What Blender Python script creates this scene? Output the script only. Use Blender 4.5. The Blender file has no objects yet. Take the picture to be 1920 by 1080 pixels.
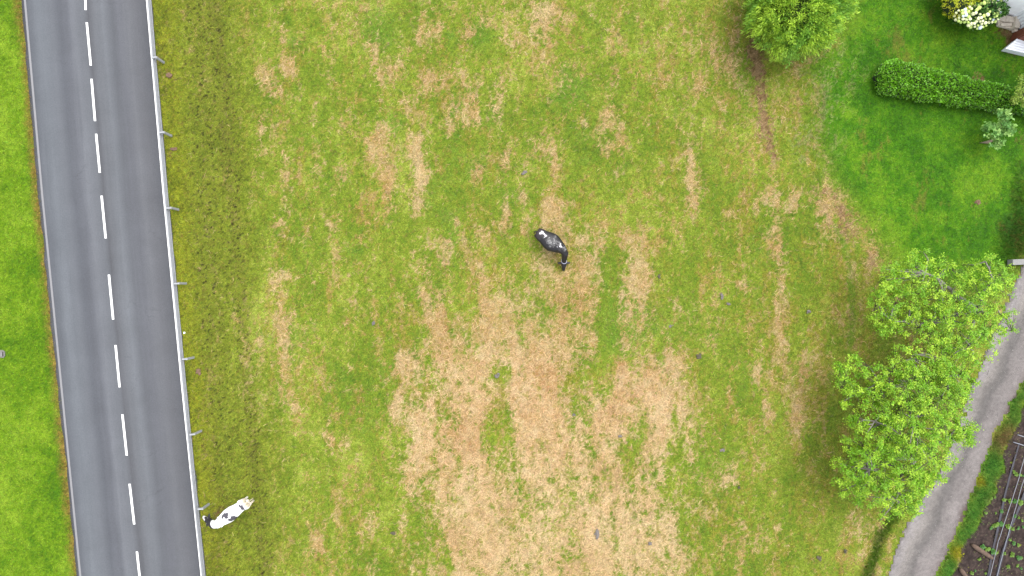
import bpy, bmesh, math, random
import numpy as np
from mathutils import Vector, Matrix
random.seed(7)
rng = np.random.default_rng(11)
scene = bpy.context.scene
col = scene.collection

# ---------------------------------------------------------------- camera
H = 36.6                       # flying height of the camera, metres
PPM = 1440.0 / H * (24.0 / 27.0)   # photo pixels per metre on the ground (24 mm lens, 36 mm sensor)
PPM = 960.0 / (H * 18.0 / 24.0)
cam_d = bpy.data.cameras.new("camera"); cam = bpy.data.objects.new("camera", cam_d)
col.objects.link(cam); cam.location = (0, 0, H); cam_d.lens = 24; cam_d.sensor_width = 36
cam_d.clip_start = 0.1; cam_d.clip_end = 3000
scene.camera = cam

# ---------------------------------------------------------------- sky, sun, exposure
SUN_EL, SUN_AZ = math.radians(68), math.radians(40)    # azimuth clockwise from +Y
world = bpy.data.worlds.new("World"); scene.world = world; world.use_nodes = True
nt = world.node_tree; bg = nt.nodes["Background"]
sky = nt.nodes.new("ShaderNodeTexSky"); sky.sky_type = 'NISHITA'; sky.sun_disc = False
sky.sun_elevation = SUN_EL; sky.sun_rotation = SUN_AZ; sky.dust_density = 1.5; sky.air_density = 1.0; sky.ozone_density = 1.0
hs = nt.nodes.new("ShaderNodeHueSaturation"); hs.inputs['Saturation'].default_value = 0.22
nt.links.new(sky.outputs[0], hs.inputs['Color']); nt.links.new(hs.outputs[0], bg.inputs[0])
bg.inputs[1].default_value = 0.15
sd = bpy.data.lights.new("sun", 'SUN'); sd.energy = 0.9; sd.angle = math.radians(45); sd.color = (1.0, 0.97, 0.93)
sun = bpy.data.objects.new("sun", sd); col.objects.link(sun)
dirv = Vector((math.sin(SUN_AZ) * math.cos(SUN_EL), math.cos(SUN_AZ) * math.cos(SUN_EL), math.sin(SUN_EL)))
sun.rotation_euler = dirv.to_track_quat('Z', 'Y').to_euler(); sun.location = dirv * 60
vs = scene.view_settings; vs.view_transform = 'Standard'; vs.look = 'None'; vs.exposure = 1.88; vs.gamma = 1; vs.use_curve_mapping = False
scene.cycles.max_bounces = 6; scene.cycles.diffuse_bounces = 3; scene.cycles.transmission_bounces = 3

# ---------------------------------------------------------------- helpers
def P(px, py, z=0.0):
    """a photo pixel to the point at height z that is seen there"""
    k = (H - z) / H
    return Vector(((px - 960) / PPM * k, (540 - py) / PPM * k, z))
GAIN = 2.25; HARD = 1.68
def C8(r, g, b):
    """colour seen in the photo -> base colour of the thing"""
    c = np.array([r, g, b]) / 255.0
    lin = np.where(c <= 0.04045, c / 12.92, ((c + 0.055) / 1.055) ** 2.4)
    return lin / GAIN
def C4(r, g, b): return tuple(C8(r, g, b) / HARD) + (1.0,)

def tag(o, label=None, cat=None, group=None, kind=None):
    if label: o['label'] = label
    if cat: o['category'] = cat
    if group: o['group'] = group
    if kind: o['kind'] = kind
    return o
def empty(name, loc=(0, 0, 0), rz=0.0):
    o = bpy.data.objects.new(name, None); col.objects.link(o); o.location = loc; o.rotation_euler = (0, 0, rz); o.empty_display_size = .2
    return o
def link(name, me, mat=None, parent=None):
    o = bpy.data.objects.new(name, me); col.objects.link(o)
    if mat and not me.materials: me.materials.append(mat)
    if parent: o.parent = parent
    return o
def mesh_np(name, V, F, colors=None, smooth=False):
    """V (n,3), F (m,k) with k = 3 or 4, colors (n,3) linear per vertex"""
    V = np.asarray(V, np.float32); F = np.asarray(F, np.int32)
    me = bpy.data.meshes.new(name); k = F.shape[1]
    me.vertices.add(len(V)); me.vertices.foreach_set('co', V.ravel())
    me.loops.add(F.size); me.loops.foreach_set('vertex_index', F.ravel())
    me.polygons.add(len(F)); me.polygons.foreach_set('loop_start', np.arange(len(F), dtype=np.int32) * k)
    me.polygons.foreach_set('loop_total', np.full(len(F), k, np.int32))
    if smooth: me.polygons.foreach_set('use_smooth', np.ones(len(F), bool))
    me.update(calc_edges=True)
    if colors is not None:
        a = me.color_attributes.new('Col', 'FLOAT_COLOR', 'POINT')
        c = np.ones((len(V), 4), np.float32); c[:, :3] = colors
        a.data.foreach_set('color', c.ravel())
    return me
class MB:
    def __init__(s): s.bm = bmesh.new()
    def box(s, c, size, rot=None, bevel=0):
        r = bmesh.ops.create_cube(s.bm, size=1.0)
        M = Matrix.Translation(Vector(c)) @ (rot.to_4x4() if rot else Matrix()) @ Matrix.Diagonal((*size, 1))
        bmesh.ops.transform(s.bm, matrix=M, verts=r['verts'])
        if bevel:
            es = list({e for v in r['verts'] for e in v.link_edges})
            bmesh.ops.bevel(s.bm, geom=es, offset=bevel, segments=2, affect='EDGES', profile=.6)
        return s
    def tube(s, pts, rad, n=6, cap=True):
        pts = [Vector(p) for p in pts]
        if not hasattr(rad, '__len__'): rad = [rad] * len(pts)
        rings = []; up = Vector((0, 0, 1))
        for i, p in enumerate(pts):
            t = (pts[min(i + 1, len(pts) - 1)] - pts[max(i - 1, 0)]).normalized()
            a = t.cross(up)
            if a.length < 1e-3: a = t.cross(Vector((0, 1, 0)))
            a.normalize(); b = t.cross(a)
            rings.append([s.bm.verts.new(p + (a * math.cos(2 * math.pi * k / n) + b * math.sin(2 * math.pi * k / n)) * rad[i]) for k in range(n)])
        for r0, r1 in zip(rings, rings[1:]):
            for k in range(n):
                f = s.bm.faces.new((r0[k], r0[(k + 1) % n], r1[(k + 1) % n], r1[k])); f.smooth = True
        if cap: s.bm.faces.new(rings[0][::-1]); s.bm.faces.new(rings[-1])
        return s
    def ell(s, c, r, sub=2, jitter=0.0, rot=None):
        q = bmesh.ops.create_icosphere(s.bm, subdivisions=sub, radius=1.0)
        for v in q['verts']:
            if jitter: v.co *= 1 + random.uniform(-jitter, jitter)
        M = Matrix.Translation(Vector(c)) @ (rot.to_4x4() if rot else Matrix()) @ Matrix.Diagonal((*r, 1))
        bmesh.ops.transform(s.bm, matrix=M, verts=q['verts'])
        for v in q['verts']:
            for f in v.link_faces: f.smooth = True
        return s
    def prism(s, poly, z0, z1):
        lo = [s.bm.verts.new((p[0], p[1], z0)) for p in poly]; hi = [s.bm.verts.new((p[0], p[1], z1)) for p in poly]
        n = len(poly)
        s.bm.faces.new(lo[::-1]); s.bm.faces.new(hi)
        for i in range(n): s.bm.faces.new((lo[i], lo[(i + 1) % n], hi[(i + 1) % n], hi[i]))
        return s
    def mesh(s, name):
        bmesh.ops.recalc_face_normals(s.bm, faces=s.bm.faces[:])
        me = bpy.data.meshes.new(name); s.bm.to_mesh(me); s.bm.free(); return me
    def obj(s, name, mat, parent=None): return link(name, s.mesh(name), mat, parent)

# ---------------------------------------------------------------- materials
def nodes(name):
    m = bpy.data.materials.new(name); m.use_nodes = True
    return m, m.node_tree, m.node_tree.nodes["Principled BSDF"]
def noise_node(nt, scale, detail=4, rough=.6, coord=None, dist=0):
    n = nt.nodes.new("ShaderNodeTexNoise"); n.inputs['Scale'].default_value = scale; n.inputs['Detail'].default_value = detail
    n.inputs['Roughness'].default_value = rough; n.inputs['Distortion'].default_value = dist
    if coord is not None: nt.links.new(coord, n.inputs['Vector'])
    return n
def ramp(nt, fac, stops):
    r = nt.nodes.new("ShaderNodeValToRGB"); nt.links.new(fac, r.inputs[0]); e = r.color_ramp.elements
    while len(e) < len(stops): e.new(.5)
    for el, (p, c) in zip(e, stops): el.position = p; el.color = (c, c, c, 1) if not hasattr(c, '__len__') else c
    return r
def mixrgb(nt, a, b, fac, mode='MIX'):
    m = nt.nodes.new("ShaderNodeMix"); m.data_type = 'RGBA'; m.blend_type = mode
    for s, v in ((m.inputs[0], fac), (m.inputs[6], a), (m.inputs[7], b)):
        if hasattr(v, 'default_value') or hasattr(v, 'is_linked'): nt.links.new(v, s)
        else: s.default_value = v
    return m.outputs[2]
def bump(nt, bsdf, h, strength, dist=.02):
    b = nt.nodes.new("ShaderNodeBump"); b.inputs['Strength'].default_value = strength; b.inputs['Distance'].default_value = dist
    nt.links.new(h, b.inputs['Height']); nt.links.new(b.outputs[0], bsdf.inputs['Normal'])
def simple(name, c, rough=.7, metal=0.0, nscale=8, namp=.25, bmp=.2, spec=.4, stretch=None):
    m, nt, b = nodes(name)
    tc = nt.nodes.new("ShaderNodeTexCoord"); co = tc.outputs['Object']
    if stretch:
        mp = nt.nodes.new("ShaderNodeMapping"); mp.inputs['Scale'].default_value = stretch; nt.links.new(co, mp.inputs[0]); co = mp.outputs[0]
    n = noise_node(nt, nscale, 6, .65, co)
    r = ramp(nt, n.outputs[0], [(.3, 1 - namp), (.7, 1 + namp)])
    nt.links.new(mixrgb(nt, c, r.outputs[0], 1.0, 'MULTIPLY'), b.inputs['Base Color'])
    b.inputs['Roughness'].default_value = rough; b.inputs['Metallic'].default_value = metal; b.inputs['Specular IOR Level'].default_value = spec
    bump(nt, b, n.outputs[0], bmp)
    return m
def leaf_mat(name, trans=.35, rough=.5, spec=.25):
    m, nt, b = nodes(name)
    a = nt.nodes.new("ShaderNodeVertexColor"); a.layer_name = 'Col'
    nt.links.new(a.outputs[0], b.inputs['Base Color']); b.inputs['Roughness'].default_value = rough; b.inputs['Specular IOR Level'].default_value = spec
    t = nt.nodes.new("ShaderNodeBsdfTranslucent"); nt.links.new(a.outputs[0], t.inputs[0])
    mx = nt.nodes.new("ShaderNodeMixShader"); mx.inputs[0].default_value = trans
    nt.links.new(b.outputs[0], mx.inputs[1]); nt.links.new(t.outputs[0], mx.inputs[2])
    nt.links.new(mx.outputs[0], nt.nodes["Material Output"].inputs[0])
    return m
M_blade = leaf_mat('grass_blades', .3, .6, .2)
M_leaf = leaf_mat('leaves', .38, .45, .35)
M_dryblade = leaf_mat('dry_blades', .15, .7, .15)
M_hedge = leaf_mat('hedge_leaves', .25, .35, .5)

# ---------------------------------------------------------------- noise fields (metres, tileable)
def spectral(n, beta, seed, lo=0.0):
    r = np.random.default_rng(seed)
    fx = np.fft.fftfreq(n)[:, None] * n; fy = np.fft.rfftfreq(n)[None, :] * n
    k = np.sqrt(fx * fx + fy * fy); k[0, 0] = 1
    amp = k ** (-beta / 2.0); amp[0, 0] = 0; amp[k < lo] = 0
    s = amp * np.exp(2j * np.pi * r.random(amp.shape))
    a = np.fft.irfft2(s, s=(n, n)); return (a / a.std()).astype(np.float32)
NZ = [spectral(1024, 2.6, 1, 2), spectral(1024, 2.6, 2, 2), spectral(1024, 1.8, 3, 6), spectral(1024, 2.2, 4, 4)]
def nz(i, x, y, size=32.0, sx=1.0, sy=1.0, off=0.0):
    a = NZ[i]; n = a.shape[0]
    u = (np.asarray(x) * sx + off) / size * n; v = (np.asarray(y) * sy + off * 1.7) / size * n
    iu = np.floor(u).astype(int); iv = np.floor(v).astype(int); fu = (u - iu).astype(np.float32); fv = (v - iv).astype(np.float32)
    iu0 = iu % n; iu1 = (iu + 1) % n; iv0 = iv % n; iv1 = (iv + 1) % n
    return (a[iv0, iu0] * (1 - fu) * (1 - fv) + a[iv0, iu1] * fu * (1 - fv) + a[iv1, iu0] * (1 - fu) * fv + a[iv1, iu1] * fu * fv)
def sstep(a, b, x):
    t = np.clip((x - a) / (b - a), 0, 1); return t * t * (3 - 2 * t)

# ---------------------------------------------------------------- where things lie on the field (photo pixels)
L_LINE = [(-400, 12), (0, 47), (360, 79), (720, 115), (1080, 151), (1500, 194)]      # (y, x) of the grey edge line
R_LINE = [(-400, 242), (0, 275.5), (360, 306.5), (720, 341), (1080, 378), (1500, 421)]
def lx(tab, y): return np.interp(y, [t[0] for t in tab], [t[1] for t in tab])
TRACK_L = [(1490, 1700), (1560, 1400), (1663, 1077), (1675, 1033), (1693, 993), (1720, 943), (1757, 885), (1790, 810), (1815, 737), (1842, 670), (1872, 600), (1897, 540), (1915, 497), (1950, 440), (2080, 300), (2300, 100)]
TRACK_R = [(1590, 1700), (1650, 1400), (1758, 1077), (1795, 997), (1817, 945), (1833, 900), (1853, 853), (1868, 813), (1887, 780), (1900, 750), (1917, 723), (1950, 660), (2000, 560), (2060, 470), (2180, 350), (2400, 150)]
SOIL_L = [(1640, 1700), (1700, 1300), (1782, 1077), (1797, 1058), (1803, 1023), (1820, 1003), (1835, 980), (1845, 953), (1866, 925), (1868, 905), (1883, 880), (1877, 857), (1884, 835), (1898, 812), (1912, 785), (1916, 760), (1940, 725), (2010, 620), (2100, 500)]
poly_track = TRACK_L + TRACK_R[::-1]
poly_soil = SOIL_L + [(2600, 500), (2600, 1700)]
poly_verge = TRACK_R[:14] + SOIL_L[::-1]
poly_lawn = [(1590, -700), (1585, 60), (1520, 130), (1530, 240), (1560, 330), (1610, 400), (1650, 450), (1700, 520), (1800, 560), (1870, 560), (1900, 510), (1960, 430), (2600, 0), (2600, -700)]
poly_house = [(1867, 27), (1890, 31), (1905, 55), (1895, 76), (1884, 92), (1925, 101), (2600, 190), (2600, -700), (1790, -700), (1835, 22)]
def inpoly(x, y, poly):
    c = np.zeros(x.shape, bool); n = len(poly)
    for i in range(n):
        x0, y0 = poly[i]; x1, y1 = poly[(i + 1) % n]
        if y0 == y1: continue
        m = ((y0 > y) != (y1 > y)); xi = (x1 - x0) * (y - y0) / (y1 - y0) + x0
        c ^= m & (x < xi)
    return c
def blur(a, r):
    for ax in (0, 1):
        for _ in range(2):
            p = np.pad(a, [(r, r) if i == ax else (0, 0) for i in (0, 1)], mode='edge')
            cs = np.cumsum(p, axis=ax); cs = np.insert(cs, 0, 0, axis=ax)
            a = (np.take(cs, range(2 * r + 1, cs.shape[ax]), axis=ax) - np.take(cs, range(0, cs.shape[ax] - 2 * r - 1), axis=ax)) / (2 * r + 1)
    return a

STRAW = [  # x, y, rx, ry, strength : bleached cut-grass patches
 (537,122,14,20,.9),(500,155,16,22,.9),(490,140,8,12,.5),(537,52,9,8,.7),(512,172,10,9,.7),(605,80,6,8,.4),(700,90,14,24,.8),(730,135,24,22,1.1),(745,100,14,12,.5),
 (590,205,5,25,.45),(588,240,12,20,.45),(652,228,12,26,.85),(490,225,10,25,.7),(494,265,12,28,.7),(520,250,10,15,.5),(600,310,18,32,1.0),(635,332,18,15,.7),
 (540,330,8,28,.6),(426,335,6,28,.5),(500,330,8,20,.4),(712,265,15,28,1.1),(708,285,18,14,.8),(722,325,18,35,1.0),(737,375,14,40,1.0),(775,285,12,30,1.0),(790,325,18,38,1.1),(783,378,10,25,.8),
 (690,262,20,5,.5),(810,15,28,32,.8),(808,45,20,16,.9),(790,65,28,20,.8),(905,25,6,24,.8),(925,45,14,8,.5),(885,62,16,15,.6),(960,40,14,45,.6),(970,75,12,15,.6),
 (1048,18,38,24,1.1),(1000,45,18,25,.9),(1015,60,20,20,.6),(1025,90,14,34,.9),(820,155,30,26,1.0),(845,135,14,16,.6),(875,190,18,36,1.1),(870,220,26,26,1.0),(840,225,20,22,.7),(935,175,11,30,.95),(930,195,10,12,.7),
 (765,200,14,18,.5),(892,320,24,20,.75),(958,300,15,26,.8),(1005,285,18,40,.6),(1035,290,18,30,.5),(1093,230,11,19,1.1),(1145,232,22,34,1.1),(1165,255,15,24,.9),(1125,262,14,22,.8),(1140,275,22,18,.7),
 (1168,65,9,10,.7),(1150,110,10,32,.85),(1152,140,8,10,.6),(1248,150,24,15,.85),(1165,325,14,14,.6),(1310,60,35,35,.4),(1345,110,28,22,.55),(1370,90,20,30,.4),(1310,170,26,22,.6),(1355,205,20,38,.65),(1375,150,30,40,.4),(1300,290,20,20,.45),(1290,330,25,20,.4),(1350,265,15,15,.5),
 (513,425,8,10,.9),(527,512,14,15,1.1),(512,532,9,12,.6),(519,575,9,18,.8),(530,600,13,30,1.2),(533,650,10,38,1.0),(535,692,11,24,1.1),(543,722,14,22,.9),(557,758,15,26,1.1),(562,785,10,20,.6),
 (565,445,22,22,.45),(630,420,18,18,.5),(680,430,12,14,.5),(687,408,12,6,.6),(615,400,10,15,.5),(828,470,18,24,1.1),(795,490,15,26,.75),(803,545,20,22,1.1),(812,575,20,26,1.1),(820,620,22,32,1.0),(840,648,12,18,1.0),(752,573,13,18,.9),(650,603,15,12,.5),(765,672,24,26,1.0),(695,655,8,8,.3),
 (905,440,17,22,.8),(948,410,15,32,.9),(1010,380,28,28,.5),(1068,380,11,13,.8),(1030,410,34,26,.8),(985,430,12,10,.6),(1030,460,58,50,.75),(1100,475,28,34,1.0),(1110,420,20,20,.6),(1190,440,35,30,.55),(1205,490,22,42,1.1),(1180,455,18,26,.85),(1195,530,28,18,.9),(1190,560,16,16,.6),
 (890,505,14,20,.95),(905,545,15,30,.95),(1030,510,55,50,.85),(1000,545,55,40,.75),(1025,560,45,50,.35),(1000,620,60,40,.3),(1000,660,60,30,.25),(1060,540,40,40,.95),(1118,560,15,48,.9),(1107,640,20,34,.9),(990,600,80,42,.55),(1045,655,55,32,.85),(880,660,36,50,.95),(930,620,60,42,.55),(1010,700,50,30,.7),(950,665,30,26,.8),
 (855,730,50,60,1.1),(990,730,28,42,1.1),(1000,860,160,170,.78),(1190,740,75,60,.75),(1195,700,30,30,.5),(1205,820,42,50,.85),(1222,880,18,70,1.15),(1040,980,200,110,1.0),(860,860,45,110,.9),(795,860,25,50,.8),(780,900,20,50,.6),(1100,780,60,40,.6),(790,800,22,22,.9),(745,770,15,26,.8),(760,720,18,30,.6),(1010,860,60,60,.4),(1060,1060,240,50,.85),
 (620,820,9,16,.9),(652,822,8,14,.7),(668,890,15,30,.55),(665,850,8,15,.4),(588,1018,17,30,.95),(580,1060,14,20,.6),(690,985,12,24,.85),(697,1070,12,15,.9),(640,1060,14,14,.4),(610,970,12,18,.4),(550,900,10,20,.3),
 (1440,775,13,28,1.1),(1432,825,15,30,.8),(1425,860,18,25,.5),(1497,770,15,50,.65),(1505,700,12,30,.6),(1365,895,16,15,.95),(1300,790,24,45,.5),(1330,800,18,25,.5),(1240,1000,28,50,.9),(1320,940,26,50,.6),(1470,1000,14,30,.6),(1400,1020,30,20,.55),(1605,980,18,25,.7),(1640,1000,12,22,.7),
 (1455,440,22,22,.95),(1462,470,14,26,.9),(1468,530,11,50,.85),(1470,590,12,40,.95),(1467,640,12,30,1.0),(1455,690,12,25,1.0),(1430,690,18,18,1.0),(1480,380,60,24,.75),(1430,370,40,20,.5),(1545,370,40,20,.75),(1590,430,22,34,.85),(1560,400,30,30,.7),(1635,485,14,24,.95),(1520,450,20,16,.5),(1270,575,13,22,1.0),(1280,605,12,14,.5),(1392,530,22,16,.75),(1265,680,25,40,.5),(1250,730,20,40,.6),(1335,650,14,28,.55),(1310,350,24,30,.45),(1300,380,15,20,.4),(1420,250,25,60,.35),
 (914,810,14,44,-0.72),(870,930,10,50,-0.50),(955,705,38,20,-0.66),(900,720,18,26,-0.66),(1130,680,28,50,-0.55),(1130,740,20,30,-0.39),(1180,860,12,36,-0.66),(1063,910,10,24,-0.50),(1003,758,14,26,-0.44),(967,820,10,26,-0.50),(830,900,10,20,-0.22),(810,920,8,50,-0.22),(1090,700,14,20,-0.28),(1140,510,12,25,-0.44),(1260,900,12,40,-0.39),(1080,860,14,20,-0.22),(1170,990,18,18,-0.22),(1040,960,12,25,-0.28),(860,1040,40,14,-0.44),(990,1060,20,14,-0.44),(1135,820,20,16,-0.22)]
DIRT = [(1416,100,13,16,.9),(1420,125,14,18,1.2),(1424,160,10,16,.7),(1427,185,9,18,.8),(1428,215,10,16,1.0),(1436,240,12,16,1.1),(1449,265,9,16,.9),(1452,288,10,12,.6),(1412,70,10,20,.6),
 (1590,430,20,30,.6),(1635,490,14,22,.6),(1545,365,30,10,.6),(1560,400,30,30,.35),(1840,152,12,10,.9),(318,140,10,9,.6),(326,280,10,9,.5),(1832,380,10,9,.5),(372,697,9,10,.6),(383,832,8,9,.5),(1913,262,14,24,.4),(1900,72,14,16,1.4),(1885,55,20,14,.8),(1899,98,16,6,.7),(420,965,20,18,.5)]
def blobs(x, y, L):
    s = np.zeros(x.shape, np.float32)
    for (cx, cy, rx, ry, k) in L:
        m = (np.abs(x - cx) < 2.4 * rx) & (np.abs(y - cy) < 2.4 * ry)
        if not m.any(): continue
        d = ((x[m] - cx) / rx) ** 2 + ((y[m] - cy) / ry) ** 2
        s[m] += k * np.exp(-(d ** 1.3) * .75)
    return s
def poly_dist(x, y, pl):
    d = np.full(x.shape, 1e9, np.float32)
    for (x0, y0), (x1, y1) in zip(pl, pl[1:]):
        vx, vy = x1 - x0, y1 - y0; t = np.clip(((x - x0) * vx + (y - y0) * vy) / (vx * vx + vy * vy), 0, 1)
        d = np.minimum(d, np.hypot(x - x0 - t * vx, y - y0 - t * vy))
    return d
DITCH = [(1700, 930), (1672, 968), (1650, 1010), (1640, 1045), (1615, 1100), (1570, 1220)]
LUSH = [(1565, 425), (1583, 455), (1592, 500), (1597, 560), (1598, 620), (1590, 690)]

GS = 0.08   # grid step, metres
gx = np.arange(-34, 34 + 1e-6, GS); gy = np.arange(-21, 21 + 1e-6, GS)
X, Y = np.meshgrid(gx, gy); X = X.astype(np.float32); Y = Y.astype(np.float32)
PX = 960 + X * PPM; PY = 540 - Y * PPM
w1 = nz(0, X, Y, 16) ; w2 = nz(1, X, Y, 16)
WX = PX + 3.5 * w1 + 4 * nz(2, X, Y, 12, off=3); WY = PY + 5 * w2 + 5 * nz(2, X, Y, 12, off=9)
n_big = nz(3, X, Y, 60); n_mid = nz(0, X, Y, 20, 1.0, .6); n_fine = nz(2, X, Y, 14, 1.2, .8, 5); n_f2 = nz(2, X, Y, 9, off=2); n_h = nz(3, X, Y, 26, 1.3, .5, off=11)
S0 = blobs(WX, WY, STRAW); D0 = blobs(WX, WY, DIRT)
rl = lx(R_LINE, PY); ll = lx(L_LINE, PY)
inlawn = blur(inpoly(WX, WY, poly_lawn).astype(np.float32), 7)
left = sstep(5, -5, PX - ll - 10)
verge = sstep(560, 430, PX + 14 * n_mid - (PY - 540) * .08) * (1 - left)
field = (1 - inlawn) * (1 - left)
n_st = nz(1, X, Y, 16, 2.2, .55, 21)
core = np.clip(blobs(PX, PY, [(1010, 940, 260, 200, 1.1), (860, 740, 90, 90, .8), (1000, 720, 60, 70, .6), (1200, 800, 90, 120, .6), (1225, 900, 50, 160, .6)]), 0, 1)
S0 = np.minimum(S0, .92) * (.80 + .16 * core)
straw = (.74 + .26 * core) * sstep(.30, 1.06, S0 + .10 * n_mid + .16 * n_fine + .20 * n_f2 + .20 * n_st) * field * (1 - verge * .5)
# thin scatter of bleached wisps everywhere on the meadow
wisp = sstep(1.2, 2.6, n_fine + .9 * n_h + .4 * n_big) * field * (1 - verge) * .7
straw = np.maximum(straw, wisp * .55)
dirt = sstep(.3, .8, D0 + .12 * n_fine + .1 * n_f2)
rust = sstep(.2, 1.7, n_h + .5 * n_fine + .6 * blobs(PX, PY, [(1540, 600, 120, 300, 1.1), (1340, 130, 80, 150, .5), (1500, 900, 120, 200, .6), (1400, 400, 160, 150, .4), (1490, 150, 60, 140, .1), (1020, 440, 140, 110, .6), (1000, 780, 260, 300, .7)])) * field

def lerp(a, b, t): return a + (b - a) * t[..., None]
def pal(t, stops):
    t = np.clip(t, 0, 1); xs = [s[0] for s in stops]
    return np.stack([np.interp(t, xs, [s[1][c] for s in stops]) for c in range(3)], -1)
tone = .52 + .11 * n_mid + .13 * n_fine + .10 * n_big + .10 * n_f2
COL = pal(tone, [(0, C8(112, 144, 38)), (.35, C8(134, 158, 44)), (.65, C8(154, 172, 56)), (1, C8(184, 198, 82))])
COL = lerp(COL, C8(108, 154, 52), .4 * sstep(.9, 2.2, nz(1, X, Y, 22, off=17) + .5 * n_fine) * field)
COL = lerp(COL, C8(170, 148, 58), .48 * rust)
greenp = blobs(WX, WY, [(705, 58, 30, 30, .7), (735, 235, 16, 16, 1), (905, 62, 20, 25, .7), (850, 205, 14, 18, .6), (925, 222, 18, 16, .6), (1075, 170, 26, 24, .9), (1060, 150, 20, 30, .5), (555, 78, 20, 14, .6), (1190, 595, 40, 34, .8), (1165, 640, 30, 30, .6), (400, 110, 20, 40, .3), (1395, 160, 12, 50, .4), (1570, 120, 40, 20, .5), (960, 370, 24, 14, .5), (1330, 880, 40, 60, .3), (1290, 600, 30, 30, .2), (540, 620, 12, 40, .5), (525, 740, 12, 30, .5), (450, 990, 30, 14, .4), (500, 920, 24, 12, .4)]) * field
COL = lerp(COL, C8(108, 152, 44), np.clip(greenp, 0, .6))
speck = sstep(1.25, 1.8, nz(2, X, Y, 5, off=8) + .5 * sstep(0, 1, n_fine))
vg = pal(.55 + .07 * n_mid + .24 * n_f2 + .10 * n_fine, [(0, C8(106, 118, 34)), (.5, C8(138, 152, 42)), (1, C8(164, 176, 60))])
COL = lerp(COL, vg, verge * .9)
near = sstep(75, 15, PX - rl - 6 * n_mid) * (1 - left)
COL = lerp(COL, lerp(C8(176, 182, 46) * np.ones_like(COL), C8(128, 140, 30), sstep(-.5, 1.5, n_fine + n_mid)), near * .75)
COL = lerp(COL, C8(150, 122, 64), .5 * sstep(.9, 1.9, nz(2, X, Y, 6, off=31)) * field)
# hoof-poached strips along the roadside meadow
hoof = np.exp(-((WX - (430 + (PY - 300) * .085)) / 13.0) ** 2) * .75 + np.exp(-((WX - (388 + (PY - 300) * .03)) / 26.0) ** 2) * .5
COL = lerp(COL, C8(124, 124, 46), np.clip(hoof, 0, 1) * .4 * field)
hoof_m = sstep(.75, 1.3, hoof + .35 * n_f2 + .25 * n_fine) * field
COL = lerp(COL, C8(118, 106, 58), hoof_m * .6)
COL = lerp(COL, C8(52, 50, 24), np.clip(speck * (verge * .45 + 1.5 * hoof * field * (1 - near)), 0, .9))
lawn = pal(.5 + .22 * nz(0, X, Y, 24, off=4) + .14 * n_fine, [(0, C8(64, 120, 14)), (.5, C8(88, 146, 20)), (1, C8(126, 172, 34))])
lawn = lerp(lawn, C8(140, 138, 56), .6 * sstep(1.2, 2.4, n_h + .5 * n_mid))
COL = lerp(COL, lawn, inlawn)
wild = blobs(PX, PY, [(1530, 190, 50, 80, 1), (1560, 130, 60, 40, .7), (1520, 260, 40, 60, .7)]) * sstep(.3, 1.6, n_fine + .4 * n_f2)
COL = lerp(COL, C8(170, 178, 110), np.clip(wild, 0, .75))
lf = pal(.5 + .2 * nz(1, X, Y, 20) + .16 * n_f2, [(0, C8(88, 134, 16)), (.5, C8(122, 162, 24)), (1, C8(150, 184, 46))])
COL = lerp(COL, lf, left)
edge_rust = sstep(26, 6, ll - WX * .5 - PX * .5) * left
COL = lerp(COL, lerp(C8(182, 154, 74) * np.ones_like(COL), C8(142, 122, 52), sstep(-1, 1, n_f2)), edge_rust * (.35 + .65 * sstep(-1., .6, n_fine + .4)))
stc = pal(.5 + .2 * n_f2 + .2 * nz(1, X, Y, 14), [(0, C8(194, 146, 92)), (.5, C8(220, 180, 126)), (1, C8(238, 208, 158))])
cream_hay = blobs(PX, PY, [(1060, 1000, 260, 150, 1), (1225, 900, 60, 140, .7), (870, 730, 60, 60, .6)])  # areas where the hay itself is a paler cream
stc = lerp(stc, C8(240, 214, 160), np.clip(cream_hay, 0, 1) * .45)
COL = lerp(COL, C8(172, 156, 78), sstep(.0, .35, straw) * .6)
COL = lerp(COL, stc, straw * .95)
COL = lerp(COL, lerp(C8(176, 138, 106) * np.ones_like(COL), C8(124, 88, 64), sstep(-.6, 1.2, n_fine)), dirt * .85)
dd = poly_dist(WX * .5 + PX * .5, WY * .5 + PY * .5, DITCH)
COL = lerp(COL, C8(84, 128, 30), .8 * sstep(13, 4, dd))  # lush ditch green, darkened to paint in the taller grass's shadow
dl = poly_dist(WX * .3 + PX * .7, PY, LUSH)
COL = lerp(COL, C8(108, 156, 44), .5 * sstep(9, 2, dl + 2 * n_f2))
vmask = inpoly(WX, WY, poly_verge); vm = blur(vmask.astype(np.float32), 2)
brown_v = blobs(PX, PY, [(1888, 822, 24, 24, 1.2), (1815, 1040, 16, 14, .3)])
COL = lerp(COL, pal(.5 + .25 * n_f2, [(0, C8(60, 120, 36)), (.5, C8(104, 170, 62)), (1, C8(150, 196, 74))]), vm * (1 - np.clip(brown_v, 0, 1)))
COL = lerp(COL, C8(150, 120, 84), vm * np.clip(brown_v, 0, 1) * .8)
rk = np.clip(blobs(WX, WY, [(1906, 450, 26, 36, 1), (1912, 370, 12, 60, .7), (1892, 425, 14, 16, .6)]), 0, 1)
COL = lerp(COL, lerp(C8(64, 110, 30) * np.ones_like(COL), C8(108, 86, 44), sstep(.2, 1.4, n_f2)), rk * .8)
yel = blobs(PX, PY, [(1797, 1036, 15, 13, 1.1), (1838, 903, 8, 10, .9)])
COL = lerp(COL, C8(186, 176, 40), np.clip(yel, 0, 1) * .9)
under = blobs(PX, PY, [(1700, 720, 90, 60, .8), (1790, 580, 70, 60, .6), (1700, 880, 70, 80, .8), (1590, 690, 40, 40, .4)])  # browner ground below the crowns, with tree shade painted in
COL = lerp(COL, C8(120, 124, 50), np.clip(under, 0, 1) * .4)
COL = np.clip(COL, .002, 1)

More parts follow.
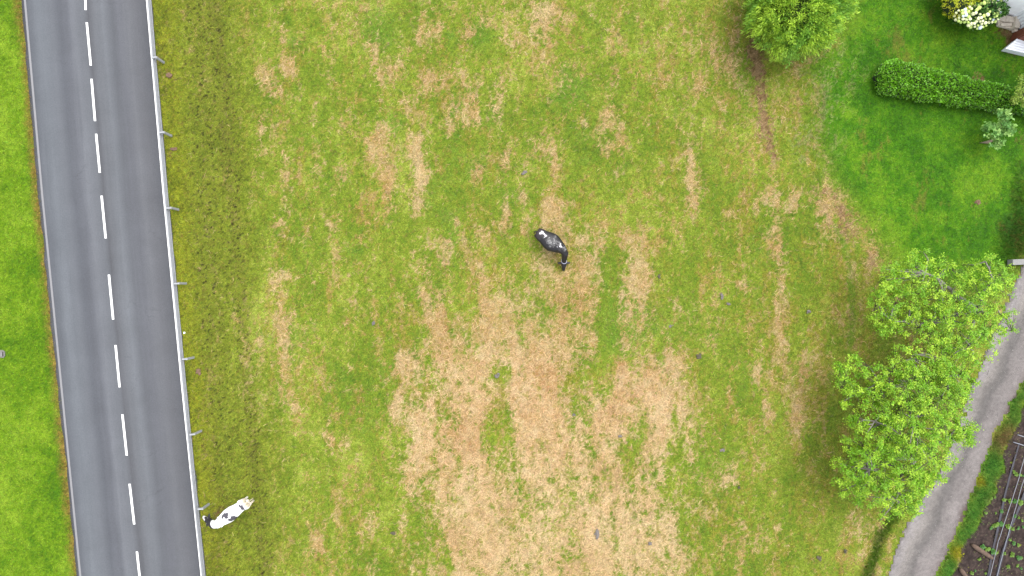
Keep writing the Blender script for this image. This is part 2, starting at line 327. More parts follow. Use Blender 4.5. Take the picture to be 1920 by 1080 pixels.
track_m = inpoly(WX * .35 + PX * .65, WY * .35 + PY * .65, poly_track)
soil_m = inpoly(PX, PY, poly_soil)
road_m = (PX > ll - 6 + 1.2 * n_f2) & (PX < rl + 7 + 1.5 * n_f2)
house_m = inpoly(PX, PY, poly_house)
bare = road_m | track_m | soil_m | house_m
def grid_at(A, x, y):
    i = np.clip(((y + 21) / GS).round().astype(int), 0, A.shape[0] - 1); j = np.clip(((x + 34) / GS).round().astype(int), 0, A.shape[1] - 1)
    return A[i, j]

# ---------------------------------------------------------------- ground sheet
ox = np.concatenate([-np.geomspace(900, 34.6, 14), gx, np.geomspace(34.6, 900, 14)])
oy = np.concatenate([-np.geomspace(900, 21.6, 14), gy, np.geomspace(21.6, 900, 14)])
GX, GY = np.meshgrid(ox, oy)
def height(x, y):
    px = 960 + x * PPM; py = 540 - y * PPM
    h = .025 * nz(0, x, y, 24) + .012 * nz(2, x, y, 12)
    flat = sstep(0, 14, np.maximum(lx(L_LINE, py) - 8 - px, px - lx(R_LINE, py) - 18))
    flat *= 1 - blur_out(px, py)
    d = poly_dist(px, py, DITCH)
    return h * flat - .16 * sstep(13, 3, d)
def blur_out(px, py):
    return sstep(14, 0, poly_dist(px, py, TRACK_R)) .clip(0, 1) * 0 + inpoly(px, py, [(x - 6, y) for x, y in TRACK_L] + [(3000, 100), (3000, 1700)]).astype(float)
GZ = np.zeros_like(GX); i0, j0 = 14, 14
GZ[i0:i0 + len(gy), j0:j0 + len(gx)] = height(X.astype(float), Y.astype(float))
GZ[:i0] = 0; GZ = GZ - .012
gcol = np.ones(GX.shape + (3,)) * C8(128, 158, 52)
gcol[i0:i0 + len(gy), j0:j0 + len(gx)] = COL
rad = sstep(0, 1, np.zeros_like(GX))
ny, nx = GX.shape
idx = np.arange(ny * nx).reshape(ny, nx)
F = np.stack([idx[:-1, :-1].ravel(), idx[:-1, 1:].ravel(), idx[1:, 1:].ravel(), idx[1:, :-1].ravel()], 1)
me = mesh_np('ground', np.stack([GX.ravel(), GY.ravel(), GZ.ravel()], 1), F, gcol.reshape(-1, 3) * .92, smooth=True)
m, nt_, b = nodes('turf')
a = nt_.nodes.new("ShaderNodeVertexColor"); a.layer_name = 'Col'
tc = nt_.nodes.new("ShaderNodeTexCoord")
n1 = noise_node(nt_, 14, 5, .75, tc.outputs['Object'], .6); n2 = noise_node(nt_, 45, 3, .7, tc.outputs['Object'], 1.0)
r1 = ramp(nt_, n1.outputs[0], [(.32, .5), (.70, 1.45)]); r2 = ramp(nt_, n2.outputs[0], [(.34, .5), (.68, 1.45)])
c1 = mixrgb(nt_, a.outputs[0], r1.outputs[0], 1.0, 'MULTIPLY'); c2 = mixrgb(nt_, c1, r2.outputs[0], 1.0, 'MULTIPLY')
nt_.links.new(c2, b.inputs['Base Color']); b.inputs['Roughness'].default_value = .9; b.inputs['Specular IOR Level'].default_value = .1
bump(nt_, b, n2.outputs[0], .6, .03)
tag(link('ground', me, m), kind='structure')

# ---------------------------------------------------------------- grass blades (uncountable: stuff)
def blades(name, label, n, x0, x1, y0, y1, keep, lenr, wid, hgt, mat, bright=(.8, 1.5), seg=1, curve=0.0, cat='grass', tint=None, zoff=-.012):
    x = rng.uniform(x0, x1, n); y = rng.uniform(y0, y1, n)
    k = keep(x, y) > rng.random(n); k &= ~grid_at(bare, x, y)
    x = x[k]; y = y[k]; n = len(x)
    c = grid_at(COL, x, y).astype(np.float64)
    hue = rng.normal(0, 1, n)
    br = rng.uniform(bright[0], bright[1], n) ** 1.0
    c = c * br[:, None]; c[:, 0] *= 1 + .16 * hue; c[:, 2] *= 1 + .1 * hue
    if tint is not None: c = c * (1 - tint[1]) + np.array(tint[0]) * tint[1] * br[:, None]
    th = rng.uniform(0, 2 * np.pi, n); L = rng.uniform(*lenr, n); h = rng.uniform(*hgt, n); w = rng.uniform(*wid, n)
    z = height(x, y) + zoff
    dx, dy = np.cos(th), np.sin(th); sx, sy = -dy, dx
    b0 = np.stack([x - sx * w / 2, y - sy * w / 2, z], 1); b1 = np.stack([x + sx * w / 2, y + sy * w / 2, z], 1)
    if seg == 1:
        t = np.stack([x + dx * L, y + dy * L, z + h], 1)
        V = np.stack([b0, b1, t], 1).reshape(-1, 3); F = np.arange(3 * n).reshape(n, 3); cc = np.repeat(c, 3, 0)
    else:
        cv = rng.uniform(-curve, curve, n) * L; mx = x + dx * L * .5 + sx * cv; my = y + dy * L * .5 + sy * cv
        m0 = np.stack([mx - sx * w / 2, my - sy * w / 2, z + h], 1); m1 = np.stack([mx + sx * w / 2, my + sy * w / 2, z + h], 1)
        t = np.stack([x + dx * L, y + dy * L, z + h * .4], 1)
        V = np.stack([b0, b1, m0, m1, t], 1).reshape(-1, 3); o = np.arange(n)[:, None] * 5
        F = np.concatenate([o + [[0, 1, 3]], o + [[0, 3, 2]], o + [[2, 3, 4]]], 0); cc = np.repeat(c, 5, 0)
    me = mesh_np(name, V, F, np.clip(cc, .002, .9))
    return tag(link(name, me, mat), label, cat, kind='stuff')
gs = lambda A: (lambda x, y: grid_at(A, x, y))
blades('meadow_grass', 'short grazed green meadow grass covering the field between road and lane', 470000, -32.5, 32.5, -19.5, 19.5,
       gs((1 - .86 * straw) * (1 - .8 * dirt)), (.06, .19), (.014, .036), (.015, .07), M_blade, (.42, 1.85))
blades('bleached_hay', 'pale bleached hay strands lying on the meadow patches', 240000, -18, 24, -19.5, 19.5,
       gs(np.clip(straw ** 1.2 * 1.1 + .008 * field, 0, 1)), (.08, .34), (.010, .024), (.02, .06), M_dryblade, (.62, 1.5), seg=2, curve=.35, cat='hay', tint=(C8(242, 204, 158), .5))
tall = np.clip(vm * 1.6 + sstep(17, 4, dd) + wild * .35 + blobs(PX, PY, [(1906, 450, 26, 34, 1), (1912, 380, 14, 50, .7), (1890, 470, 20, 14, .8)]), 0, 1)
blades('verge_grass', 'tall lush green weeds and grass along the gravel lane and ditch', 420000, 15, 32.5, -19.5, 19.5,
       gs(tall), (.06, .2), (.015, .032), (.08, .3), M_blade, (.7, 1.5))
rough_m = np.clip(near * .6 + edge_rust * .8, 0, 1) + hoof_m * .15
blades('roadside_grass', 'rough yellowish grass tufts growing along both road edges', 420000, -32, -11, -19.5, 19.5,
       gs(np.clip(rough_m, 0, 1)), (.05, .16), (.01, .022), (.03, .12), M_blade, (.6, 1.5))

# ---------------------------------------------------------------- road with its painted lines
def yr(py): return 540 - np.asarray(py)
road_ys = np.linspace(-500, 1600, 211)
def strip(name, xl, xr, ys, z, mat, parent, ncol=2, uv=False):
    """ribbon between two pixel curves on the ground"""
    A = np.array(xl); B = np.array(xr); V = []
    for a_, b_, y_ in zip(A, B, ys):
        for t in np.linspace(0, 1, ncol): p = P(a_ + (b_ - a_) * t, y_, 0); V.append((p.x, p.y, z))
    n = len(ys); idx = np.arange(n * ncol).reshape(n, ncol)
    F = np.stack([idx[:-1, :-1].ravel(), idx[1:, :-1].ravel(), idx[1:, 1:].ravel(), idx[:-1, 1:].ravel()], 1)
    me = mesh_np(name, V, F)
    if uv:
        u = me.uv_layers.new(name='UVMap'); vi = np.zeros(len(me.loops), np.int32); me.loops.foreach_get('vertex_index', vi)
        r_, c_ = vi // ncol, vi % ncol
        uvs = np.stack([c_ / (ncol - 1) * (np.array(xr) - np.array(xl)).mean() / PPM, np.array(ys)[r_] / PPM], 1).astype(np.float32)
        u.data.foreach_set('uv', uvs.ravel())
    return link(name, me, mat, parent)
m, nt_, b = nodes('asphalt')
uvn = nt_.nodes.new("ShaderNodeUVMap"); sep = nt_.nodes.new("ShaderNodeSeparateXYZ"); nt_.links.new(uvn.outputs[0], sep.inputs[0])
mp = nt_.nodes.new("ShaderNodeMapping"); mp.inputs['Scale'].default_value = (2.2, .09, 1); nt_.links.new(uvn.outputs[0], mp.inputs[0])
nl = noise_node(nt_, 1.0, 5, .62, mp.outputs[0], .15)
W = 7.15; dv = nt_.nodes.new("ShaderNodeMath"); dv.operation = 'MULTIPLY_ADD'; dv.inputs[1].default_value = 1 / W; 
w_ = nt_.nodes.new("ShaderNodeMath"); w_.operation = 'MULTIPLY_ADD'; nt_.links.new(nl.outputs[0], w_.inputs[0]); w_.inputs[1].default_value = .06; w_.inputs[2].default_value = -.03
nt_.links.new(sep.outputs[0], dv.inputs[0]); nt_.links.new(w_.outputs[0], dv.inputs[2])
g = lambda v: tuple([*(C8(*v) / HARD), 1])
bands = ramp(nt_, dv.outputs[0], [(0.0, g((92, 90, 96))), (.03, g((118, 123, 133))), (.13, g((139, 146, 155))), (.22, g((132, 137, 146))), (.27, g((118, 122, 132))), (.33, g((123, 126, 136))), (.38, g((142, 146, 155))), (.46, g((132, 136, 144))),
    (.488, g((118, 119, 126))), (.53, g((130, 133, 140))), (.60, g((141, 146, 154))), (.66, g((123, 126, 134))), (.72, g((128, 130, 139))), (.79, g((135, 137, 144))), (.85, g((128, 129, 136))), (.92, g((117, 119, 127))), (.96, g((108, 108, 116))), (1.0, g((104, 100, 102)))])
tc = nt_.nodes.new("ShaderNodeTexCoord")
ng = noise_node(nt_, 16, 5, .8, tc.outputs['Object']); nb = noise_node(nt_, 70, 2, .7, tc.outputs['Object']); np_ = noise_node(nt_, .55, 4, .6, tc.outputs['Object'])
gb = nt_.nodes.new('ShaderNodeHueSaturation'); gb.inputs['Saturation'].default_value = .7; gb.inputs['Value'].default_value = 1.08; nt_.links.new(bands.outputs[0], gb.inputs['Color'])
x1 = mixrgb(nt_, gb.outputs[0], ramp(nt_, nl.outputs[0], [(.3, .93), (.7, 1.07)]).outputs[0], 1, 'MULTIPLY')
x2 = mixrgb(nt_, x1, ramp(nt_, ng.outputs[0], [(.3, .86), (.7, 1.14)]).outputs[0], 1, 'MULTIPLY')
x3 = mixrgb(nt_, x2, ramp(nt_, nb.outputs[0], [(.25, .84), (.75, 1.16)]).outputs[0], 1, 'MULTIPLY')
x4 = mixrgb(nt_, x3, ramp(nt_, np_.outputs[0], [(.3, .93), (.7, 1.07)]).outputs[0], 1, 'MULTIPLY')
vo = nt_.nodes.new("ShaderNodeTexVoronoi"); vo.feature = 'DISTANCE_TO_EDGE'; vo.inputs['Scale'].default_value = .33
wv = nt_.nodes.new("ShaderNodeVectorMath"); wv.operation = 'MULTIPLY_ADD'; nw = noise_node(nt_, 2.2, 5, .7, tc.outputs['Object']); nt_.links.new(nw.outputs[1], wv.inputs[0]); wv.inputs[1].default_value = (.9, .9, 0); nt_.links.new(tc.outputs['Object'], wv.inputs[2]); nt_.links.new(wv.outputs[0], vo.inputs['Vector'])
cm = ramp(nt_, vo.outputs['Distance'], [(.0, 1.0), (.009, 0.0)]); cmask = ramp(nt_, np_.outputs[0], [(.52, 0.0), (.62, .28)])
cf = nt_.nodes.new("ShaderNodeMath"); cf.operation = 'MULTIPLY'; nt_.links.new(cm.outputs[0], cf.inputs[0]); nt_.links.new(cmask.outputs[0], cf.inputs[1])
x4 = mixrgb(nt_, x4, (.025, .025, .027, 1), cf.outputs[0])
nt_.links.new(x4, b.inputs['Base Color']); b.inputs['Roughness'].default_value = .88; b.inputs['Specular IOR Level'].default_value = .25
bump(nt_, b, nb.outputs[0], .35, .008)
M_asphalt = m
ros = np.random.default_rng(5)
jit = np.interp(road_ys, np.linspace(-500, 1600, 90), ros.normal(0, 1.3, 90))
jit2 = np.interp(road_ys, np.linspace(-500, 1600, 120), ros.normal(0, 1.3, 120))
road = strip('road', lx(L_LINE, road_ys) - 7 + jit, lx(R_LINE, road_ys) + 9 + jit2 * .6, road_ys, .012, M_asphalt, None, 12, True)
tag(road, kind='structure')
def paint(name, c, wear):
    m, nt, b = nodes(name); tc = nt.nodes.new("ShaderNodeTexCoord")
    n = noise_node(nt, 22, 6, .8, tc.outputs['Object']); r = ramp(nt, n.outputs[0], [(.30 + wear, 0.0), (.42 + wear, 1.0)])
    nt.links.new(mixrgb(nt, C4(120, 122, 130), c, r.outputs[0]), b.inputs['Base Color']); b.inputs['Roughness'].default_value = .6
    return m
M_white = paint('road_paint', (.62, .62, .60, 1), .0); M_grey = paint('worn_road_paint', C4(196, 194, 196), -.02)
strip('edge_line', lx(L_LINE, road_ys) - 1.9, lx(L_LINE, road_ys) + 1.9, road_ys, .017, M_grey, road)['label'] = 'greyish worn edge line on the left side'
strip('edge_line', lx(R_LINE, road_ys) - 1.5, lx(R_LINE, road_ys) + 1.5, road_ys, .017, M_white, road)['label'] = 'white edge line beside the guardrail'
DASH = [(150, -66, 153, -100 + 16), (158, -98 + 20, 161, 19), (163, 42, 170.5, 123), (172, 148, 178.5, 227), (180.5, 251, 187.5, 324), (190.8, 367, 198.5, 447), (204.5, 515, 212.5, 599), (217, 647, 224.5, 726), (229.8, 777, 238, 854), (243.3, 907, 252, 983), (257, 1034, 265.5, 1112), (271, 1160, 279, 1240)]
DASH = DASH[1:]
for (xa, ya, xb, yb) in DASH:
    strip('centre_dash', [xa - 2.1, xb - 2.1], [xa + 2.1, xb + 2.1], [ya, yb], .017, M_white, road)

# ---------------------------------------------------------------- gravel lane
def poly_sheet(name, poly, z, mat, colors=None, step=.12, jitter=0.0):
    """gridded sheet clipped to a pixel polygon (ragged by noise), colours per vertex"""
    ps = np.array(poly, float); x0, x1 = (ps[:, 0].min() - 960) / PPM, (ps[:, 0].max() - 960) / PPM; y0, y1 = (540 - ps[:, 1].max()) / PPM, (540 - ps[:, 1].min()) / PPM
    xs = np.arange(x0, x1 + step, step); ys = np.arange(y0, y1 + step, step); A, B = np.meshgrid(xs, ys)
    px = 960 + A * PPM; py = 540 - B * PPM
    jx = jitter * nz(2, A, B, 12, off=3); jy = jitter * nz(2, A, B, 12, off=9)
    ins = inpoly(px + jx, py + jy, poly); q = ins[:-1, :-1] & ins[1:, :-1] & ins[1:, 1:] & ins[:-1, 1:]
    idx = np.arange(A.size).reshape(A.shape)
    F = np.stack([idx[:-1, :-1][q], idx[:-1, 1:][q], idx[1:, 1:][q], idx[1:, :-1][q]], 1)
    used = np.unique(F); rm = np.zeros(A.size, int); rm[used] = np.arange(len(used))
    Af, Bf = A.ravel()[used], B.ravel()[used]
    zz, cc = z(Af, Bf), colors(Af, Bf, 960 + Af * PPM, 540 - Bf * PPM)
    return link(name, mesh_np(name, np.stack([Af, Bf, zz], 1), rm[F], cc, True), mat)
def ground_mat(name, s1, s2, a1, a2, bs, rough=.9):
    m, nt, b = nodes(name); a = nt.nodes.new("ShaderNodeVertexColor"); a.layer_name = 'Col'; tc = nt.nodes.new("ShaderNodeTexCoord")
    n1 = noise_node(nt, s1, 6, .7, tc.outputs['Object']); n2 = noise_node(nt, s2, 3, .7, tc.outputs['Object'])
    c = mixrgb(nt, a.outputs[0], ramp(nt, n1.outputs[0], [(.3, 1 - a1), (.7, 1 + a1)]).outputs[0], 1, 'MULTIPLY')
    c = mixrgb(nt, c, ramp(nt, n2.outputs[0], [(.3, 1 - a2), (.7, 1 + a2)]).outputs[0], 1, 'MULTIPLY')
    nt.links.new(c, b.inputs['Base Color']); b.inputs['Roughness'].default_value = rough; b.inputs['Specular IOR Level'].default_value = .2
    bump(nt, b, n2.outputs[0], bs, .03); return m
def track_col(x, y, px, py):
    dL = poly_dist(px, py, TRACK_L); dR = poly_dist(px, py, TRACK_R); t = dL / (dL + dR + 1e-6) + .035 * nz(0, x, y, 10)
    c = pal(t, [(0, C8(150, 142, 134)), (.1, C8(196, 188, 186)), (.26, C8(196, 187, 180)), (.40, C8(162, 155, 150)), (.50, C8(150, 144, 140)), (.60, C8(176, 167, 163)), (.8, C8(188, 178, 174)), (.93, C8(172, 160, 156)), (1, C8(132, 112, 104))])
    return c / HARD * 1.08 * (1 + .06 * nz(2, x, y, 8) + .05 * nz(0, x, y, 12, 1, 1, 7))[:, None]
M_gravel = ground_mat('gravel', 7, 38, .16, .30, .8)
tag(poly_sheet('gravel_lane', poly_track, lambda x, y: .018 + .006 * nz(0, x, y, 10), M_gravel, track_col, .12, 3.0), kind='structure')
def soil_col(x, y, px, py):
    c = pal(.5 + .25 * nz(2, x, y, 7), [(0, C8(66, 52, 48)), (.5, C8(92, 76, 70)), (1, C8(124, 104, 94))]); return c / 1.75
M_soil = ground_mat('tilled_soil', 7, 30, .3, .4, .9)
tag(poly_sheet('garden_soil', poly_soil, lambda x, y: .03 + .035 * np.sin(x * 6.0 + y * 1.9) * .4 + .02 * nz(2, x, y, 5), M_soil, soil_col, .07, 2.0), kind='structure')

# ---------------------------------------------------------------- steel guardrail
RAIL = [(-400, 247), (-31, 277.5), (0, 280.5), (110, 289.5), (250, 302), (360, 311.5), (532, 328), (720, 346), (900, 363.5), (1080, 382), (1500, 425)]
M_zinc = simple('galvanised_steel', C4(226, 228, 232), .5, 0.0, 5, .12, .1)
M_post = simple('galvanised_post', C4(236, 238, 242), .5, 0.0, 6, .1, .1)
rail_root = empty('guardrail', P(330, 540, 0)); tag(rail_root, 'long galvanised steel guardrail along the right edge of the road', 'guardrail')
R0 = rail_root.location
ys = np.linspace(-330, 1420, 60); pts = [P(lx(RAIL, y) - 1, y, .68) for y in ys]
prof = [(-.035, .155), (-.005, .15), (.03, .115), (.04, .085), (.03, .05), (-.03, .02), (-.03, -.02), (.03, -.05), (.04, -.085), (.03, -.115), (-.005, -.15), (-.035, -.155)]
V = []; 
for i, p in enumerate(pts):
    t = (pts[min(i + 1, len(pts) - 1)] - pts[max(i - 1, 0)]).normalized(); nrm = Vector((t.y, -t.x, 0))
    if nrm.x > 0: nrm = -nrm      # towards the road
    for (o_, z_) in prof: V.append(tuple(p + nrm * o_ + Vector((0, 0, z_)) - R0))
    for (o_, z_) in prof[::-1]: V.append(tuple(p + nrm * (o_ - .006) + Vector((0, 0, z_)) - R0))
n = 2 * len(prof); F = []
for i in range(len(pts) - 1):
    for k in range(n): F.append((i * n + k, i * n + (k + 1) % n, (i + 1) * n + (k + 1) % n, (i + 1) * n + k))
link('rail', mesh_np('rail', V, F, None, False), M_zinc, rail_root)
post_px = [(275.5, -31), (288, 110), (302, 250), (315, 391), (330, 532), (345, 673), (359, 814), (374, 953), (388.5, 1094)]
proto = None
for (x_, y_) in post_px:
    p = P(x_ - 2, y_, .68) - R0
    if proto is None:
        mb = MB(); mb.box((.17, 0, .10), (.30, .085, .15), bevel=.01)
        s_me = mb.mesh('spacer')
        mb = MB(); mb.box((.30, 0, -.36), (.012, .11, 1.04)); mb.box((.262, .05, -.36), (.07, .012, 1.04)); mb.box((.262, -.05, -.36), (.07, .012, 1.04)); p_me = mb.mesh('post')
        for me_ in (s_me, p_me): me_.materials.append(M_post)
        proto = True
    for nm, me_ in (('spacer', s_me), ('post', p_me)):
        o = link(nm, me_, None, rail_root); o.location = p; o.rotation_euler = (0, 0, math.radians(5) + random.uniform(-.05, .05))
mb = MB(); q = P(341, 624, .85) - R0; mb.box(q + Vector((.12, 0, 0)), (.06, .09, .02)); mb.box(q + Vector((.12, 0, -.06)), (.02, .07, .12)); mb.obj('reflector', simple('reflector_white', (.8, .8, .8, 1), .3), rail_root)

# ---------------------------------------------------------------- concrete meter cover on the left verge
o = P(0, 664, 0); root = empty('utility_box', o); tag(root, 'weathered grey concrete utility cover set in the left roadside grass', 'utility cover')
M_conc = simple('weathered_concrete', C4(176, 170, 168), .9, 0, 9, .3, .5)
MB().prism([(-.34, -.17), (.22, -.19), (.30, -.06), (.27, .16), (.16, .22), (-.34, .23)], -.05, .05).obj('rim', M_conc, root)
MB().box((-.06, .0, .062), (.46, .22, .03), bevel=.008).obj('lid', simple('lid_concrete', C4(190, 188, 184), .85, 0, 14, .2, .4), root)
MB().box((.19, 0, .053), (.05, .24, .012)).obj('slot', simple('dark_slot', C4(60, 55, 40), .9), root)

# ---------------------------------------------------------------- foliage tools
def leaf_cloud(name, pos, out, L, Wd, colors, mat, parent, tilt=.5, stuff=True, fold=.25):
    """pos (n,3) leaf bases, out (n,3) directions each leaf points"""
    n = len(pos); out = out / (np.linalg.norm(out, axis=1, keepdims=True) + 1e-9)
    r = rng.normal(0, 1, (n, 3)); side = np.cross(out, np.array([0, 0, 1.0]) + r * tilt); side /= (np.linalg.norm(side, axis=1, keepdims=True) + 1e-9)
    nr = np.cross(side, out); L = np.broadcast_to(L, n)[:, None]; Wd = np.broadcast_to(Wd, n)[:, None]
    a = pos; bt = pos + out * L; mid = pos + out * L * .5
    s0 = mid + side * Wd / 2 + nr * Wd * fold; s1 = mid - side * Wd / 2 + nr * Wd * fold
    V = np.stack([a, s0, bt, s1], 1).reshape(-1, 3); o_ = np.arange(n)[:, None] * 4
    F = np.concatenate([o_ + [[0, 1, 2]], o_ + [[0, 2, 3]]], 0)
    ob = link(name, mesh_np(name, V, F, np.clip(np.repeat(colors, 4, 0), .003, .9)), mat, parent)
    if stuff: ob['kind'] = 'stuff'
    return ob
def rnd_dir(n, up=0.0):
    d = rng.normal(0, 1, (n, 3)); d[:, 2] += up; return d / np.linalg.norm(d, axis=1, keepdims=True)
def rcols(n, base, var=.25, alt=None, pa=.3):
    c = np.tile(C8(*base), (n, 1)); 
    if alt is not None: k = rng.random(n) < pa; c[k] = C8(*alt)
    c = c * rng.uniform(1 - var, 1 + var, n)[:, None]; c[:, 0] *= rng.uniform(.85, 1.15, n); return c
M_bark = simple('grey_bark', C4(206, 198, 186), .9, 0, 18, .3, .6)
M_twig = simple('pale_twig', C4(140, 136, 96), .9, 0, 18, .2, .3)

def broadleaf(label, trunk_px, blobs_, z0, limbs_px, leaf_n=26, density=5.2, seed=1, base=(120, 172, 30), alt=(174, 208, 56)):
    R = np.random.default_rng(seed); rnd = random.Random(seed)
    t0 = P(*trunk_px, 0.0); root = empty('apple_tree' if False else 'broadleaf_tree', t0); tag(root, label, 'tree', 'broadleaf trees along the gravel lane')
    # crown volume
    cl = []
    for (bx, by, br, bz) in blobs_:
        c = P(bx, by, bz); k = (H - bz) / H; r = br / PPM * k; rz = min(r * .75, bz - 1.1)
        nn = int(density * math.pi * r * r * 3.6)
        d = R.normal(0, 1, (nn, 3)); d /= np.linalg.norm(d, axis=1, keepdims=True); rad = R.random(nn) ** .42
        lump = 1 + .22 * np.sin(d[:, 0] * 5 + bx) * np.cos(d[:, 1] * 6 + by)
        q = np.array(c) + d * (rad * lump)[:, None] * np.array([r, r, rz]); cl.append(q)
    cl = np.concatenate(cl); gapn = nz(0, cl[:, 0] * 1.0, cl[:, 1], 5, off=seed * 3) ; cl = cl[gapn > -.95]; cl = cl[cl[:, 2] > 1.0]
    # trunk and limbs
    fork = Vector((t0.x + .1, t0.y, z0))
    MB().tube([Vector(p) - t0 for p in [t0 + Vector((0, 0, -.1)), t0 + Vector((.05, .03, z0 * .5)), fork]], [.22, .17, .15], 9).obj('trunk', M_bark, root)
    anchors = []
    for (lp, rad0) in limbs_px:
        pts = [fork] + [P(*q) for q in lp]
        fine = []
        for a_, b_ in zip(pts, pts[1:]):
            for s in range(4): fine.append(a_.lerp(b_, s / 4) + Vector((rnd.uniform(-.06, .06), rnd.uniform(-.06, .06), rnd.uniform(-.05, .05))) * (1 if s else 0))
        fine.append(pts[-1]); nf = len(fine)
        MB().tube([p - t0 for p in fine], [rad0 * (1 - .8 * i / (nf - 1)) + .012 for i in range(nf)], 7).obj('limb', M_bark, root)
        anchors += [np.array(p) for p in fine[2:]]
    # branches: clusters grouped to hub points, hubs joined to nearest anchor
    anchors = np.array(anchors); hubs = cl[R.choice(len(cl), max(12, len(cl) // 11), replace=False)].copy(); hubs[:, 2] -= .25
    mb = MB()
    for h in hubs:
        d = np.linalg.norm(anchors - h, axis=1) ; a_ = Vector(anchors[d.argmin()]); b_ = Vector(h); m_ = a_.lerp(b_, .5) + Vector((rnd.uniform(-.15, .15), rnd.uniform(-.15, .15), .12))
        mb.tube([a_ - t0, m_ - t0, b_ - t0], [.038, .026, .014], 5, False)
    o = mb.obj('branches', M_bark, root); o['kind'] = 'stuff'; o.name = 'branch_mass'
    mb = MB()
    for c in cl[::1]:
        d = np.linalg.norm(hubs - c, axis=1); b_ = Vector(hubs[d.argmin()]); mb.tube([b_ - t0, b_.lerp(Vector(c), .6) - t0 + Vector((0, 0, .05)), Vector(c) - t0], [.012, .009, .005], 3, False)
    o = mb.obj('twigs', M_twig, root); o['kind'] = 'stuff'
    # leaf rosettes
    nC = len(cl); per = leaf_n; csz = np.repeat(R.uniform(.75, 1.3, nC), per); pos = np.repeat(cl, per, 0) + R.normal(0, .075, (nC * per, 3)); 
    out = R.normal(0, 1, (nC * per, 3)); out[:, 2] = out[:, 2] * .3 + .25
    tonec = R.normal(0, 1, nC); kk = np.repeat(tonec, per)
    c = np.tile(C8(*base), (nC * per, 1)); a2 = C8(*alt); mixv = sstep(-.8, 1.4, kk + R.normal(0, .5, len(kk)))[:, None]; c = c * (1 - mixv) + a2 * mixv
    c *= R.uniform(.75, 1.25, len(c))[:, None]
    leaf_cloud('leaves', pos - np.array(t0), out, R.uniform(.07, .125, len(pos)) * csz, R.uniform(.038, .062, len(pos)) * csz, c * 1.8, M_leaf, root)
    return root
broadleaf('uppermost lime green leafy tree by the lane, with a thick bare grey limb showing', (1812, 580),
    [(1700, 520, 44, 3.6), (1735, 560, 62, 3.4), (1672, 555, 40, 3.4), (1678, 603, 40, 3.2), (1770, 500, 22, 3.6), (1655, 620, 14, 2.9), (1640, 575, 14, 3.0), (1730, 500, 26, 3.5), (1835, 540, 60, 3.6), (1880, 525, 34, 3.4), (1800, 600, 60, 3.6), (1850, 610, 46, 3.4), (1745, 625, 56, 3.5), (1640, 600, 20, 3.0), (1812, 655, 50, 3.5), (1890, 590, 20, 3.2), (1668, 500, 20, 3.4), (1720, 485, 20, 3.4), (1850, 495, 20, 3.5)],
    .9, [([(1800, 560, 2.2), (1765, 528, 3.3), (1735, 512, 3.8)], .13), ([(1785, 590, 2.4), (1720, 610, 3.2), (1670, 600, 3.4)], .09), ([(1838, 560, 2.4), (1858, 520, 3.4), (1848, 490, 3.8)], .08), ([(1820, 620, 2.4), (1812, 650, 3.4)], .08), ([(1850, 590, 2.6), (1885, 590, 3.2)], .06)], seed=3, density=4.4)
broadleaf('middle broadleaf tree of the row, reaching left over the brown meadow grass', (1722, 705),
    [(1600, 700, 34, 3.2), (1650, 715, 38, 3.4), (1712, 688, 50, 3.8), (1572, 690, 11, 3.0), (1585, 755, 12, 3.0), (1600, 735, 24, 3.1), (1770, 690, 52, 3.7), (1700, 740, 60, 3.8), (1760, 740, 56, 3.7), (1630, 745, 34, 3.1), (1580, 725, 18, 3.0), (1810, 712, 26, 3.2), (1795, 745, 28, 3.4)],
    .9, [([(1700, 690, 2.5), (1712, 665, 3.4)], .1), ([(1680, 715, 2.4), (1650, 730, 3.1), (1625, 730, 3.2)], .09), ([(1745, 710, 2.5), (1785, 705, 3.5)], .09), ([(1712, 745, 2.6), (1708, 780, 3.4)], .09)], seed=8, density=5.6)
broadleaf('lowest broadleaf tree of the row, overhanging the pale gravel lane', (1700, 850),
    [(1650, 800, 52, 3.6), (1710, 800, 56, 3.9), (1765, 795, 44, 3.5), (1800, 815, 30, 3.2), (1818, 800, 18, 3.0), (1630, 860, 50, 3.4), (1690, 860, 66, 3.9), (1745, 860, 46, 3.5), (1600, 850, 28, 3.0), (1572, 870, 14, 2.8), (1640, 912, 40, 3.2), (1612, 940, 14, 2.6), (1655, 965, 14, 2.7), (1582, 925, 12, 2.6), (1600, 795, 16, 3.0), (1690, 920, 48, 3.4), (1700, 950, 26, 3.0), (1590, 905, 26, 2.8), (1722, 900, 30, 3.2)],
    .9, [([(1700, 825, 2.6), (1712, 785, 3.6)], .1), ([(1670, 860, 2.4), (1630, 880, 3.4)], .1), ([(1735, 845, 2.6), (1775, 825, 3.4)], .09), ([(1690, 890, 2.4), (1680, 935, 3.2)], .09), ([(1665, 820, 2.6), (1640, 790, 3.4)], .07)], seed=15, density=6.2)

